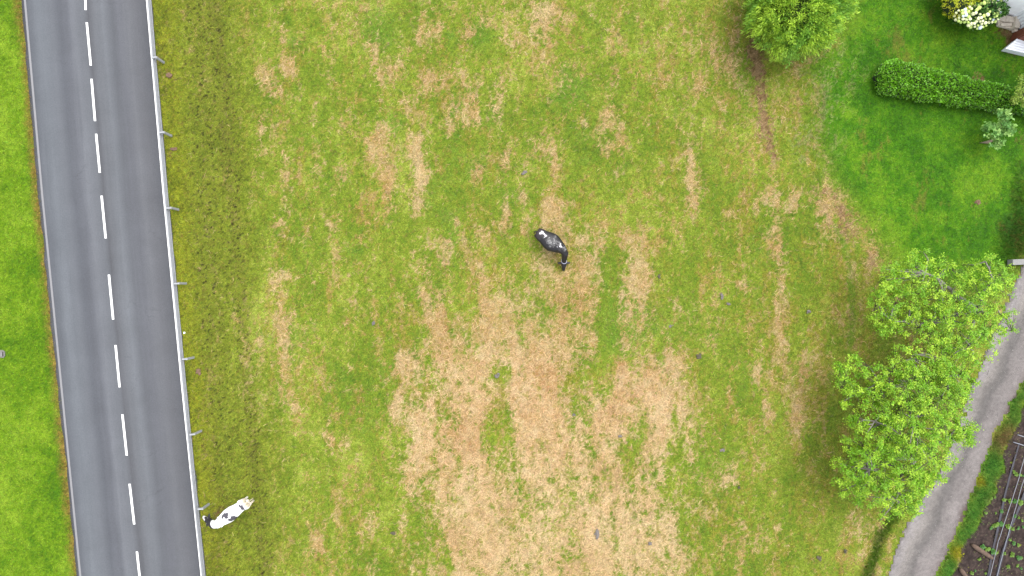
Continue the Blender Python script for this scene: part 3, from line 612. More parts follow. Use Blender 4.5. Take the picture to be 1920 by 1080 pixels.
# feathery conifer at the top edge
def conifer():
    c0 = P(1497, 8, 2.6); r = 97 / PPM * (H - 2.6) / H; base = Vector((c0.x, c0.y, 0)); root = empty('feathery_conifer', base)
    tag(root, 'rounded feathery yellow green conifer at the top edge beside the worn path', 'tree')
    MB().tube([(0, 0, -.1), (.02, 0, 1.5), (0, .05, 4.0)], [.16, .12, .05], 8).obj('trunk', simple('brown_bark', C4(96, 76, 60), .9), root)
    n = 1500; d = rnd_dir(n * 2, .35); d = d[d[:, 2] > -.35][:n]; n = len(d)
    az = np.arctan2(d[:, 1], d[:, 0]); lump = 1 + .06 * np.sin(3 * az + 1) + .05 * np.sin(7 * az + 2)
    rr = r * rng.uniform(.62, .98, n) * lump; cen = np.array([0, 0, 2.3]) + d * rr[:, None] * np.array([1, 1, .98]); cen[:, 2] += .5 * (1 - np.hypot(d[:, 0], d[:, 1]))
    per = 34; pos = np.repeat(cen, per, 0); dd_ = np.repeat(d, per, 0)
    out = dd_ + np.array([0, 0, .25]) + rng.normal(0, .55, (n * per, 3)); pos = pos + rng.normal(0, .10, pos.shape)
    tn = np.repeat(rng.normal(0, 1, n), per)[:, None]; patch = nz(0, pos[:, 0], pos[:, 1], 10)[:, None]
    c = C8(106, 148, 52) * (1 - sstep(-1.2, 1.4, tn + patch)) + C8(158, 186, 62) * sstep(-1.2, 1.4, tn + patch); c = 2.7 * c * rng.uniform(.6, 1.4, (len(c), 1))
    leaf_cloud('foliage', pos, out, rng.uniform(.12, .26, len(pos)), rng.uniform(.03, .055, len(pos)), c, M_leaf, root, .9)
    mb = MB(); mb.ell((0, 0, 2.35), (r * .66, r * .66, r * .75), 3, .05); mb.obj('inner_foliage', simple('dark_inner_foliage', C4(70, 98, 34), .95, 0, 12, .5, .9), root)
conifer()

# clipped hedge
def hedge():
    a = P(1636, 146, 0); b = P(2120, 240, 0); root = empty('clipped_hedge', a); tag(root, 'clipped dark green hedge with rounded end on the lawn', 'hedge')
    d = (b - a); Ln = d.length; d.normalize(); s = Vector((-d.y, d.x, 0)); w0, ht = .90, 1.0
    mb = MB(); NN = 30; rings = []
    for i in range(NN + 1):
        t = i / NN * Ln; e = min(1, math.sqrt(max(0, 1 - max(0, (.7 - t) / .7) ** 2)) + .02) ; ww = (w0 - .34 * min(1, t / 7)) * e * .86; hh = ht * .9 * (.7 + .3 * e)
        rings.append([mb.bm.verts.new(d * t + s * (math.cos(th) * ww) + Vector((0, 0, hh * (abs(math.sin(th)) ** .35)))) for th in np.linspace(0, math.pi, 12)])
    for r0, r1 in zip(rings, rings[1:]):
        for k in range(11): mb.bm.faces.new((r0[k], r0[k + 1], r1[k + 1], r1[k]))
    mb.bm.faces.new(rings[0])
    mb.obj('dark_core', simple('hedge_shade_core', C4(30, 52, 18), .95, 0, 16, .5, .8), root)  # solid core coloured dark to stand in for shade between the leaves
    n = 33000; t = rng.uniform(-.02, Ln, n); th = rng.uniform(0, np.pi, n)
    e = np.sqrt(np.clip(1 - np.clip((.7 - t) / .7, 0, 1) ** 2, 0, 1)); ww = (w0 - .34 * np.minimum(1, t / 7)) * e; hh = ht * (.7 + .3 * e)
    lump = 1 + .08 * nz(0, t, th * 1.5, 6) ; lat = np.cos(th) * ww * lump; zz = hh * np.sin(th) ** .35 * lump + rng.normal(0, .03, n)
    dn, sn = np.array(d), np.array(s); pos = t[:, None] * dn + lat[:, None] * sn; pos[:, 2] = zz
    out = np.cos(th)[:, None] * sn * .8 + np.array([0, 0, 1]) * np.sin(th)[:, None] + rng.normal(0, .6, (n, 3))
    right_end = sstep(2.5, 7.5, t)  # leaf green gets darker towards the right end
    base = C8(98, 154, 24) * (1 - right_end[:, None]) + C8(80, 134, 24) * right_end[:, None]; c = 2.1 * base * rng.uniform(.25, 1.75, (n, 1)); k = rng.random(n) < .10; c[k] = C8(140, 186, 60) * 1.8
    leaf_cloud('leaves', pos, out, rng.uniform(.06, .11, n), rng.uniform(.045, .07, n), c, M_hedge, root, .6)
hedge()

def shrub(name, label, cat, px, py, blobs_, cl, per, L, Wd, base, alt, core=None, stems=8, mat=None, sprd=.05, up=.4):
    t0 = P(px, py, 0); root = empty(name, t0); tag(root, label, cat); pos = []; 
    for (bx, by, br, bz) in blobs_:
        c = P(bx, by, bz); k = (H - bz) / H; r = br / PPM * k; d = rnd_dir(cl, .3); q = np.array(c) + d * (rng.random(cl) ** .4)[:, None] * np.array([r, r, min(r, bz * .8)]); pos.append(q)
        if core: MB().ell(Vector(c) - t0 - Vector((0, 0, .15)), (r * .75, r * .75, min(r, bz * .8) * .8), 2, .06).obj('dark_core', core, root)
    pos = np.concatenate(pos) - np.array(t0)
    mb = MB()
    for q in pos[rng.choice(len(pos), min(stems * len(blobs_), len(pos)), replace=False)]: mb.tube([(0, 0, 0), (q[0] * .4, q[1] * .4, q[2] * .6), tuple(q)], [.02, .013, .006], 4, False)
    o = mb.obj('stems', M_twig, root); o['kind'] = 'stuff'
    n = len(pos) * per; tn = np.repeat(rng.normal(0, 1, len(pos)), per)[:, None]; pp = np.repeat(pos, per, 0) + rng.normal(0, sprd, (n, 3))
    out = rng.normal(0, 1, (n, 3)); out[:, 2] = out[:, 2] * .5 + up
    m_ = sstep(-1, 1, tn); c = C8(*base) * (1 - m_) + C8(*alt) * m_; c = 1.3 * c * rng.uniform(.75, 1.25, (n, 1))
    leaf_cloud('leaves', pp, out, rng.uniform(*L, n), rng.uniform(*Wd, n), c, mat or M_leaf, root)
    return root
core_d = simple('shrub_core', C4(52, 80, 34), .95, 0, 14, .4, .8)
shrub('young_shrub', 'pale blue green large-leaved young shrub below the hedge', 'shrub', 1868, 240, [(1878, 212, 12, 1.6), (1885, 232, 16, 1.5), (1862, 245, 20, 1.4), (1880, 250, 16, 1.3), (1868, 268, 12, 1.1), (1848, 238, 8, 1.2), (1888, 246, 11, 1.2)], 17, 8, (.12, .2), (.08, .13), (130, 190, 96), (180, 224, 120), None, 3, sprd=.03, up=.6)
shrub('trailing_shrub', 'yellowish green drooping branch growing over the hedge at right edge', 'shrub', 1925, 175, [(1915, 150, 9, 1.7), (1916, 166, 12, 1.8), (1908, 180, 9, 1.7), (1900, 190, 7, 1.6), (1922, 180, 14, 1.8), (1940, 170, 22, 1.9), (1918, 192, 7, 1.6)], 12, 8, (.08, .15), (.04, .07), (140, 176, 56), (182, 206, 88), None, 4)
shrub('golden_shrub', 'bright golden yellow green shrub left of the hydrangea', 'shrub', 1798, 4, [(1796, 5, 30, 1.3), (1790, -22, 32, 1.3), (1815, -10, 24, 1.4)], 420, 9, (.05, .09), (.03, .05), (196, 214, 26), (246, 246, 60), core_d, 6, sprd=.05)
hyd = shrub('hydrangea_bush', 'hydrangea bush covered in round cream flower heads by the white wall', 'flowering bush', 1838, 20, [(1828, 22, 30, 1.1), (1850, 12, 32, 1.2), (1800, 22, 20, .9), (1862, -14, 28, 1.2), (1842, 34, 17, .8), (1875, 20, 12, 1.0)], 150, 6, (.09, .15), (.06, .09), (66, 116, 44), (104, 158, 56), core_d, 5)
fm = MB(); fm.ell((0, 0, 0), (.082, .082, .07), 3, .16); fme = fm.mesh('flower_head')
fcols = [simple('cream_petals', (.62, .64, .36, 1), .7, 0, 40, .15, .6), simple('lime_petals', (.42, .54, .14, 1), .7, 0, 40, .15, .6), simple('pale_blue_petals', (.55, .62, .66, 1), .7, 0, 40, .12, .6)]
fmes = []
for mm in fcols: q = fme.copy(); q.materials.append(mm); q.name = 'flower_head'; fmes.append(q)
hb = [(1828, 24, 30), (1852, 14, 30), (1806, 26, 18), (1858, -10, 28), (1840, 36, 16), (1826, 36, 16), (1855, 26, 14)]; placed = []
k = 0
while len(placed) < 150 and k < 6000:
    k += 1; bx, by, br = random.choice(hb); an = random.uniform(0, 6.28); rr = br * math.sqrt(random.random()); qx, qy = bx + math.cos(an) * rr, by + math.sin(an) * rr
    if qx < 1783 + max(0, 22 - qy) * .8: continue
    if all((qx - a_) ** 2 + (qy - b_) ** 2 > 24 for a_, b_ in placed):
        placed.append((qx, qy)); z = 2.0 - .8 * (rr / br) ** 2 + random.uniform(-.08, .05)
        o = link('flower_head', random.choices(fmes, (5, 5, .4))[0], None, hyd); o.location = P(qx, qy, z) - hyd.location; s = random.uniform(.75, 1.25); o.scale = (s, s, s * .85); o.rotation_euler = (random.uniform(-.5, .5), random.uniform(-.5, .5), random.uniform(0, 6))

# ---------------------------------------------------------------- white house in the corner
M_render = simple('white_render', (.88, .88, .90, 1), .85, 0, 3, .05, .12); M_stone = simple('beige_stone', (.50, .44, .36, 1), .9, 0, 10, .22, .5)
M_board = simple('white_painted_boards', (.70, .72, .75, 1), .6, 0, 4, .12, .2, stretch=(1, 1, 8)); M_rustdoor = simple('red_brown_wood', C4(186, 100, 66), .7, 0, 6, .45, .4, stretch=(6, 6, .6))
M_roof = simple('clay_roof', C4(176, 104, 74), .8, 0, 6, .25, .4)
h0 = P(1890, 31, 0); house = empty('white_house', h0); tag(house, 'white rendered house corner with beige stone base at top right', 'house')
def hp(x, y): v = P(x, y, 0) - h0; return (v.x, v.y)
HT = 4.2
MB().prism([hp(1835, 20), hp(1867, 26.5), hp(1890, 31), hp(1904, 42), hp(2300, 42), hp(2300, -330), hp(1835, -330)], 0, HT).obj('wall', M_render, house)
# second wall set back with vertical boards, each a piece
A_, B_ = Vector((*hp(1893, 33), 0)), Vector((*hp(1907, 58), 0)); nb_ = 5
tdir = (B_ - A_).normalized(); ang = math.atan2(tdir.y, tdir.x)
MB().prism([hp(1896, 34.5), hp(1910, 57), hp(2300, 60), hp(2300, 44), hp(1905, 42.8)], 0, HT - .01).obj('side_wall', M_render, house)
for i in range(nb_):
    c = A_.lerp(B_, (i + .5) / nb_) ; w_b = (B_ - A_).length / nb_
    o = MB().box((0, 0, 1.6), (w_b - .03, .05, 2.7), bevel=.012).obj('wall_board', M_board, house); o.location = c; o.rotation_euler = (0, 0, ang)
MB().prism([hp(1866, 29), hp(1890, 33), hp(1903, 56), hp(1896, 57), hp(1868, 50)], 0, .16).obj('stone_plinth', M_stone, house)
for i, (xa, ya, sx, sy, hz_) in enumerate([(1874, 37, .50, .34, .30), (1886, 40, .42, .30, .34), (1897, 47, .26, .62, .46), (1881, 49, .60, .16, .26), (1900, 58, .2, .2, .22)]):
    o = MB().box((0, 0, hz_ / 2), (sx, sy, hz_), bevel=.02).obj('stone_block', M_stone, house); o.location = (*hp(xa, ya), .0); o.rotation_euler = (0, 0, -.25 + .08 * i)
# red brown door leaf standing in the recess
dA, dB = Vector((*hp(1901, 62), 0)), Vector((*hp(1894, 77), 0)); dv_ = dB - dA
o = MB().box((0, 0, 1.0), (dv_.length, .06, 2.0), bevel=.01).obj('door', M_rustdoor, house); o.location = dA.lerp(dB, .5); o.rotation_euler = (0, 0, math.atan2(dv_.y, dv_.x))
MB().prism([hp(1903, 60), hp(1896, 78), hp(1925, 90), hp(2300, 120), hp(2300, 61)], 0, HT - .02).obj('inner_wall', M_rustdoor, house)
MB().prism([hp(1833, 19), hp(1893, 29), hp(2310, 36), hp(2310, -340), hp(1833, -340)], HT, HT + .18).obj('eaves', M_board, house)
rf = MB(); c_ = [hp(1833, 19), hp(1893, 29), hp(2308, 36), hp(2308, -338), hp(1833, -338)]; v_ = [rf.bm.verts.new((x, y, HT + .185)) for x, y in c_]; tpt = rf.bm.verts.new((*hp(2080, -140), HT + 2.4))
for i in range(5): rf.bm.faces.new((v_[i], v_[(i + 1) % 5], tpt))
rf.obj('roof', M_roof, house)
# low white boarded platform
pf = empty('boarded_platform', P(1905, 90, 0)); tag(pf, 'low weathered white wooden platform on the lawn near the red brown door', 'platform')
def pp_(x, y, z=0): v = P(x, y, z) - pf.location; return (v.x, v.y)
corners = [(1884.5, 91.5), (1911, 69), (1990, 92), (1990, 112)]; edgeA = np.array([1884.5, 91.5]); 
for i in range(6):
    f0, f1 = i / 6, (i + .86) / 6
    def q(f, s): # f across (upper edge -> lower edge), s along
        up_ = np.array([1911, 69]) * (1 - s) + np.array([1995, 95]) * s; lo_ = np.array([1884.5, 91.5]) * (1 - s) + np.array([1975, 113]) * s
        return up_ * (1 - f) + lo_ * f
    MB().prism([pp_(*q(f0, 0), .45), pp_(*q(f0, 1), .45), pp_(*q(f1, 1), .45), pp_(*q(f1, 0), .45)], .39, .45 + .006 * (i % 2)).obj('plank', M_board, pf)
MB().prism([pp_(*q(.04, .01), .38), pp_(*q(.04, 1), .38), pp_(*q(.97, 1), .38), pp_(*q(.97, .01), .38)], 0, .38).obj('base', M_board, pf)

# pale stone kerb block at the right edge beside the lane
o = MB().box((0, 0, .22), (1.9, .30, .44), bevel=.03); ob = o.obj('concrete_beam', simple('pale_concrete', C4(206, 204, 200), .85, 0, 8, .15, .3)); ob.location = P(1921, 491, 0); ob.rotation_euler = (0, 0, .04)
tag(ob, 'pale concrete beam at the right edge between lawn and gravel lane', 'concrete beam')

# plank on the lawn
ob = MB().prism([(-.42, -.06), (-.1, .02), (.36, .16), (.40, .06), (.05, -.10)], .0, .09).obj('wood_plank', simple('grey_wood', C4(176, 160, 128), .85, 0, 10, .3, .3)); ob.location = P(1850, 266, .05); tag(ob, 'short pale weathered plank lying on lawn left of the young shrub', 'plank')

# ---------------------------------------------------------------- vegetable garden
M_hose = simple('pale_hose', (.20, .21, .24, 1), .5, 0, 6, .1, .1); M_film = simple('dark_mulch_film', C4(84, 80, 92), .45, 0, 5, .35, .5)
def ground_tube(name, label, cat, pts, r, mat, z=.10):
    p = [P(x, y, z) for x, y in pts]; fine = []
    for a_, b_ in zip(p, p[1:]):
        for s in range(6): fine.append(a_.lerp(b_, s / 6) + Vector((random.uniform(-.008, .008), 0, random.uniform(-.01, .01))))
    fine.append(p[-1]); root = fine[0].copy(); o = MB().tube([f - root for f in fine], r, 6).obj(name, mat); o.location = root; tag(o, label, cat); return o
ground_tube('drip_hose', 'left pale drip hose running down the vegetable bed', 'hose', [(1960, 720), (1925, 840), (1908, 905), (1890, 960), (1872, 1015), (1855, 1085), (1830, 1180)], .013, M_hose, .12)
ground_tube('drip_hose', 'right pale drip hose running down the vegetable bed', 'hose', [(1970, 800), (1935, 850), (1912, 925), (1895, 985), (1880, 1040), (1867, 1090), (1845, 1180)], .013, M_hose, .12)
def film(label, L_, R_):
    V = []; 
    for (a_, b_) in zip(L_, R_):
        for t in (0, .5, 1): p = P(a_[0] + (b_[0] - a_[0]) * t, a_[1] + (b_[1] - a_[1]) * t, 0); V.append((p.x, p.y, .062 + random.uniform(0, .014)))
    n = len(L_); F = []
    for i in range(n - 1):
        for k in range(2): F.append((i * 3 + k, i * 3 + k + 1, i * 3 + k + 4, i * 3 + k + 3))
    o = link('mulch_film', mesh_np('mulch_film', V, F, None, True), M_film); tag(o, label, 'mulch film'); md = o.modifiers.new('thickness', 'SOLIDIFY'); md.thickness = .004
def seq(pts, n=26): 
    t = np.linspace(0, 1, n); ys_ = np.array([p[1] for p in pts]); yy = ys_[0] + (ys_[-1] - ys_[0]) * t; return [(float(np.interp(y, ys_, [p[0] for p in pts])) , float(y)) for y in yy]
film('dark bluish mulch strip between the two drip hoses', seq([(1918, 920), (1903, 960), (1893, 985), (1874, 1040), (1862, 1095)]), seq([(1925, 920), (1908, 960), (1897, 985), (1880, 1040), (1867, 1095)]))
film('dull dark mulch strip left of both drip hoses', seq([(1908, 830), (1893, 880), (1880, 930), (1868, 985), (1856, 1040), (1848, 1085)]), seq([(1911, 830), (1897, 880), (1884, 930), (1873, 985), (1860, 1040), (1853, 1085)]))
for (x0_, y0_, x1_, y1_, lb) in [(1900, 829, 1935, 840, 'longer thin pale wooden stake lying at the top of the vegetable bed'), (1908, 815, 1935, 824, 'shorter thin pale stake lying near the lane end of the vegetable bed')]:
    a_ = P(x0_, y0_, .12); b_ = P(x1_, y1_, .12); o = MB().tube([Vector((0, 0, 0)), (b_ - a_) * .5 + Vector((0, 0, .01)), b_ - a_], [.022, .02, .014], 6).obj('garden_stake', M_hose); o.location = a_; tag(o, lb, 'stake')
M_log = simple('rotten_wood', C4(150, 122, 102), .9, 0, 9, .35, .6)
def plank_log(x0_, y0_, x1_, y1_, w, label):
    a_ = P(x0_, y0_, .13); b_ = P(x1_, y1_, .13); d = b_ - a_; pts = [d * t + Vector((0, 0, .02 * math.sin(t * 7))) for t in np.linspace(0, 1, 7)]
    o = MB().tube(pts, [w * f for f in (.6, 1, 1.05, .95, 1.0, .9, .6)], 9).obj('log', M_log); o.location = a_; tag(o, label, 'log')
plank_log(1822, 1021, 1861, 1047, .12, 'brown weathered log lying across soil left of the hoses')
plank_log(1800, 1066, 1816, 1088, .11, 'brown log stub at the bottom edge beside the green verge')
# lettuces
def lettuce_mesh(seed, yellow):
    r = np.random.default_rng(seed); n = 16; th = r.uniform(0, 6.28, n); ring = np.arange(n) / n
    out = np.stack([np.cos(th), np.sin(th), .2 + .9 * (1 - ring)], 1); out /= np.linalg.norm(out, axis=1, keepdims=True)
    side = np.stack([-np.sin(th), np.cos(th), 0 * th], 1); L = (.07 + .06 * ring)[:, None]; Wd = (.05 + .05 * ring)[:, None]
    a = np.zeros((n, 3)); m0 = out * L * .6 + side * Wd / 2 + [0, 0, .015]; m1 = out * L * .6 - side * Wd / 2 + [0, 0, .015]; t = out * L + [0, 0, -.01]
    V = np.stack([a, m0, t, m1], 1).reshape(-1, 3); o_ = np.arange(n)[:, None] * 4; F = np.concatenate([o_ + [[0, 1, 2]], o_ + [[0, 2, 3]]], 0)
    c = C8(150, 192, 78) if yellow else C8(112, 172, 84); cc = np.tile(c, (4 * n, 1)) * np.repeat(r.uniform(.75, 1.25, n), 4)[:, None]
    me = mesh_np('lettuce', V, F, cc); me.materials.append(M_leaf); return me
lme = [lettuce_mesh(i, i % 3 != 2) for i in range(6)]
SEED = [(1882, 936), (1893, 939), (1903, 940), (1911, 942), (1868, 983), (1876, 982), (1890, 986), (1898, 991), (1908, 990), (1862, 986), (1866, 1035), (1861, 1034), (1882, 1038), (1897, 1040), (1909, 1044), (1914, 1046), (1851, 1029), (1841, 1025), (1848, 961), (1867, 962), (1903, 967), (1910, 971), (1916, 976), (1918, 988),
        (1858, 934), (1865, 932), (1857, 990), (1905, 889), (1912, 890), (1918, 892), (1900, 885), (1907, 1060), (1914, 1066), (1890, 1062), (1893, 1012), (1900, 1018), (1908, 1022), (1822, 1074), (1828, 1070), (1848, 1075), (1836, 1048), (1877, 958)]
for i, (x_, y_) in enumerate(SEED):
    o = link('lettuce', lme[i % 6], None); o.location = P(x_, y_, .055); s = random.uniform(1.0, 1.9) * (1.0 if i < 18 else .65); o.scale = (s, s, s); o.rotation_euler = (0, 0, random.uniform(0, 6)); lrow = 'in the row nearest the top of the garden' if y_ < 900 else 'in the row just above the middle of the garden' if y_ < 950 else 'in the double row at the middle of the garden' if y_ < 995 else 'around the brown log and beside it to the right' if y_ < 1050 else 'at the bottom edge of the garden'
    tag(o, 'small green lettuce seedling ' + lrow, 'lettuce', 'lettuce seedlings ' + lrow)
# uncountable weeds and pale grit on the soil
n = 1700; x = rng.uniform(24.5, 33, n); y = rng.uniform(-18, -8, n); k = grid_at(soil_m, x, y) & (nz(0, x, y, 6) + rng.normal(0, .4, n) > .2); x, y = x[k], y[k]
per = 5; pos = np.repeat(np.stack([x, y, np.full(len(x), .06)], 1), per, 0) + rng.normal(0, .02, (len(x) * per, 3)) * [1, 1, .3]; out = rng.normal(0, 1, pos.shape); out[:, 2] = .4
o = leaf_cloud('soil_weeds', pos, out, rng.uniform(.02, .05, len(pos)), rng.uniform(.015, .035, len(pos)), rcols(len(pos), (150, 176, 92), .3, (190, 170, 128), .4), M_leaf, None); tag(o, 'tiny scattered weeds and pale crumbs on the dark vegetable bed', 'weeds')
# stones on the lane and bed
stn = MB()
for _ in range(260):
    t_ = random.random(); yy = random.uniform(560, 1085); xa = np.interp(-yy, [-q_[1] for q_ in TRACK_L], [q_[0] for q_ in TRACK_L]); xb = np.interp(-yy, [-q_[1] for q_ in TRACK_R], [q_[0] for q_ in TRACK_R]); xx = xa + (xb - xa) * t_; r_ = random.uniform(.015, .04)
    stn.ell(P(xx, yy, .02), (r_, r_ * random.uniform(.7, 1.2), r_ * .6), 1, .2)
tag(stn.obj('loose_gravel', simple('pebbles', C4(200, 194, 188), .9)), 'loose pale gravel stones scattered on the lane', 'gravel', kind='stuff')

# ---------------------------------------------------------------- cow pats and earth lumps
M_pat = simple('dried_dung', C4(176, 166, 158), .95, 0, 22, .3, .8); M_patd = simple('dark_dung', C4(132, 122, 96), .9, 0, 22, .4, .8); M_earth = simple('earth_lump', C4(178, 142, 112), .95, 0, 14, .35, .8)
def pat(x, y, rx, ry, ang, label, mat=M_pat, cat='cow pat', name='cow_pat', lobes=1, h=.045):
    mb = MB(); rnd = random.Random(int(x * 7 + y)); rx *= .8; ry *= .8
    for i in range(lobes * 4 + 3):
        f_ = rnd.uniform(.28, .6); mb.ell((rnd.uniform(-.62, .62) * rx, rnd.uniform(-.62, .62) * ry, .01), (rx * f_, ry * f_ * rnd.uniform(.7, 1.3), h * rnd.uniform(.5, 1.1)), 2, .22)
    o = mb.obj(name, mat); o.location = P(x, y, .02); o.rotation_euler = (0, 0, ang); tag(o, label, cat)
pat(985, 323, .24, .13, .1, 'small grey cow pat just above the black cow')
pat(1353, 556, .16, .22, .3, 'grey irregular cow pat right of the field centre, upper lump of a pair'); pat(1366, 570, .20, .10, -.5, 'flattened grey smear of dung below right of the curved grey pat')
pat(1258, 610, .17, .14, .6, 'oval grey cow pat beside a straw patch right of the hay area'); pat(1516, 585, .15, .14, 0, 'round grey cow pat nearest the upper leafy tree'); pat(1310, 668, .22, .18, .2, 'dark brown crumbly cow pat on green grass', M_patd)
pat(932, 704, .20, .19, 0, 'grey cow pat on green patch amid bleached hay'); pat(1162, 817, .16, .12, 0, 'small round grey pat at right side of bleached hay'); pat(1119, 1001, .17, .28, -.35, 'largest elongated grey cow pat near the bottom on pale hay')
pat(1218, 1018, .15, .17, .3, 'round grey cow pat at bottom right corner of pale hay'); pat(1355, 845, .18, .12, .6, 'faint grey pat on green meadow right of the hay'); pat(738, 1000, .2, .12, .3, 'brownish low pat on green grass left of the hay', M_patd, h=.03)
pat(700, 606, .11, .2, 0, 'narrow grey brown pat on green grass left of the hay'); pat(1585, 1033, .13, .15, .2, 'dark grey pat left of the ditch near the bottom', M_patd); pat(1386, 914, .1, .09, 0, 'tiny dark pat on green meadow below a pale straw patch', M_patd)
pat(1536, 1048, .2, .2, 0, 'flattened dark grey pat near the bottom edge beside the ditch', M_patd, h=.025); pat(1076, 777, .12, .1, 0, 'faint grey pat in the middle of the bleached hay'); pat(1235, 519, .16, .14, .4, 'small dark pat at the edge of the right straw patch', M_patd)
for (x_, y_, rx, ry, lb) in [(318, 141, .22, .19, 'brown earth lump right of the guardrail near the top'), (326, 280, .22, .13, 'reddish brown earth lump below the second visible guardrail post'), (372, 697, .2, .22, 'grey brown earth lump right of guardrail in the lower half'), (1832, 380, .22, .16, 'reddish brown earth mound on the bright lawn'), (1840, 152, .2, .15, 'small brown mound behind the clipped hedge')]:
    pat(x_, y_, rx, ry, .2, lb, M_earth, 'earth mound', 'earth_mound', 2, .07)

# ---------------------------------------------------------------- cows
def loft(bm, rings, n=20):
    """rings: (centre, tangent, half width, half height, up)"""
    prev = None; first = None
    for (c, t, w, h) in rings:
        c = Vector(c); t = Vector(t).normalized(); side = Vector((0, 0, 1)).cross(t)
        if side.length < .05: side = Vector((0, 1, 0))
        side.normalize(); up = t.cross(side)
        vs_ = []
        for k in range(n):
            a_ = 2 * math.pi * k / n; cx, sy = math.cos(a_), math.sin(a_); e = .85
            vs_.append(bm.verts.new(c + side * (w * math.copysign(abs(cx) ** e, cx)) + up * (h * math.copysign(abs(sy) ** e, sy))))
        if prev:
            for k in range(n): bm.faces.new((prev[k], prev[(k + 1) % n], vs_[(k + 1) % n], vs_[k]))
        else: first = vs_
        prev = vs_
    bm.faces.new(first[::-1]); bm.faces.new(prev)
def make_cow(label, centre, ang, bend, width, length, fn_col, rough, spec, collar, horncol, hornspan, neck_drop, tail_side=.05, black=False):
    root = empty('cow', centre, ang); tag(root, label, 'cow')
    bm = bmesh.new(); L = length / 2
    st = [(-L, .08, 1.16, .10), (-L + .07, .20, 1.12, .22), (-L + .22, .27, 1.10, .27), (-L + .42, .29, 1.08, .29), (-.30, .33, 1.02, .33), (-.05, .39, .98, .37), (.2, .40, .98, .38), (.42, .34, 1.0, .37), (.62, .27, 1.06, .34), (L - .08, .20, 1.10, .29), (L + .04, .12, 1.12, .2)]
    sc = (L / .9)
    loft(bm, [((x_ if abs(x_) > .62 else x_ * sc, 0, z_), (1, 0, 0), w_ * width, h_) for x_, w_, z_, h_ in st], 24)
    # shoulder blades, hips and spine ridge as part of the skin
    def el(c, r, rot=None): 
        q = bmesh.ops.create_icosphere(bm, subdivisions=3, radius=1.0); bmesh.ops.transform(bm, matrix=Matrix.Translation(Vector(c)) @ (rot.to_4x4() if rot else Matrix()) @ Matrix.Diagonal((*r, 1)), verts=q['verts'])
    for s in (1, -1):
        el((L - .22, .15 * s * width, 1.18), (.18, .09, .26)); el((-L + .33, .20 * s * width, 1.26), (.09, .06, .07)); el((-L + .12, .12 * s * width, 1.2), (.09, .06, .07)); el((-L + .2, .17 * s, 1.0), (.22, .12, .32))
    el((-L + .25, 0, .62), (.22, .15, .16))
    # neck and head, turned by `bend`
    cb, sb = math.cos(bend), math.sin(bend)
    n0 = Vector((L - .12, 0, 1.14)); n1 = Vector((L + .12, sb * .10, 1.06 - .1 * neck_drop)); n2 = n1 + Vector((cb * .26, sb * .26, -.26 * neck_drop)); n3 = n2 + Vector((cb * .14, sb * .14, -.2 * neck_drop))
    poll = n3 + Vector((cb * .10, sb * .10, -.06)); mid = poll + Vector((cb * .19, sb * .19, -.15)); muz = mid + Vector((cb * .15, sb * .15, -.13)); tip = muz + Vector((cb * .05, sb * .05, -.06))
    loft(bm, [(n0, (1, 0, -.1), .22 * width, .28), (n1, n2 - n0, .19, .24), (n2, n3 - n1, .145, .19), (n3, poll - n2, .125, .155), (poll, mid - n3, .16, .15), (poll.lerp(mid, .5), mid - poll, .145, .14), (mid, muz - poll, .11, .12), (muz, muz - mid, .075, .085), (tip, muz - mid, .06, .06)], 18)
    hd = (muz - poll).normalized(); hs_ = Vector((0, 0, 1)).cross(hd).normalized()
    for s in (1, -1):   # ears
        e0 = poll + hs_ * s * .10; rings = [(e0 + hs_ * s * t * .26 + Vector((0, 0, -.03 * t)), hs_ * s, w_, .018) for t, w_ in ((0, .03), (.35, .065), (.7, .065), (1, .02))]
        rr = []
        loft(bm, [(c, t_, w_, h_) for c, t_, w_, h_ in rings], 10)
    # legs
    def leg(path): loft(bm, [(p, (Vector(path[min(i + 1, len(path) - 1)][0]) - Vector(path[max(i - 1, 0)][0])) + Vector((.001, 0, 0)), r, r * 1.15) for i, (p, r) in enumerate(path)], 10)
    for s in (1, -1):
        fx = L - .22 + .06 * s; leg([((fx, .16 * s, .95), .12), ((fx + .02, .17 * s, .68), .085), ((fx + .01, .165 * s, .44), .062), ((fx, .16 * s, .38), .058), ((fx, .16 * s, .14), .042), ((fx + .02, .16 * s, .06), .055), ((fx + .03, .16 * s, .0), .06)])
        bx = -L + .24 - .08 * s; leg([((bx, .17 * s, .95), .17), ((bx + .08, .19 * s, .74), .12), ((bx - .06, .18 * s, .52), .068), ((bx - .08, .175 * s, .44), .058), ((bx - .03, .17 * s, .14), .044), ((bx, .17 * s, .06), .055), ((bx + .02, .17 * s, .0), .06)])
    # tail
    leg([((-L - .0, 0, 1.24), .035), ((-L - .07, tail_side * .6, 1.12), .03), ((-L - .09, tail_side, .8), .025), ((-L - .07, tail_side * 1.2, .55), .035), ((-L - .06, tail_side * 1.2, .35), .02)])
    bmesh.ops.recalc_face_normals(bm, faces=bm.faces[:])
    me = bpy.data.meshes.new('body'); bm.to_mesh(me); bm.free()
    o = link('body', me, None, root)
    md = o.modifiers.new('r', 'REMESH'); md.mode = 'VOXEL'; md.voxel_size = .017; md.use_smooth_shade = True
    ms = o.modifiers.new('s', 'SMOOTH'); ms.iterations = 5; ms.factor = .5
    dg = bpy.context.evaluated_depsgraph_get(); ev = o.evaluated_get(dg); new = bpy.data.meshes.new_from_object(ev); o.modifiers.clear(); o.data = new; new.name = 'body'
    co = np.zeros(len(new.vertices) * 3, np.float32); new.vertices.foreach_get('co', co); co = co.reshape(-1, 3)
    c = fn_col(co, L, np.array(poll), np.array(muz), np.array(n2))
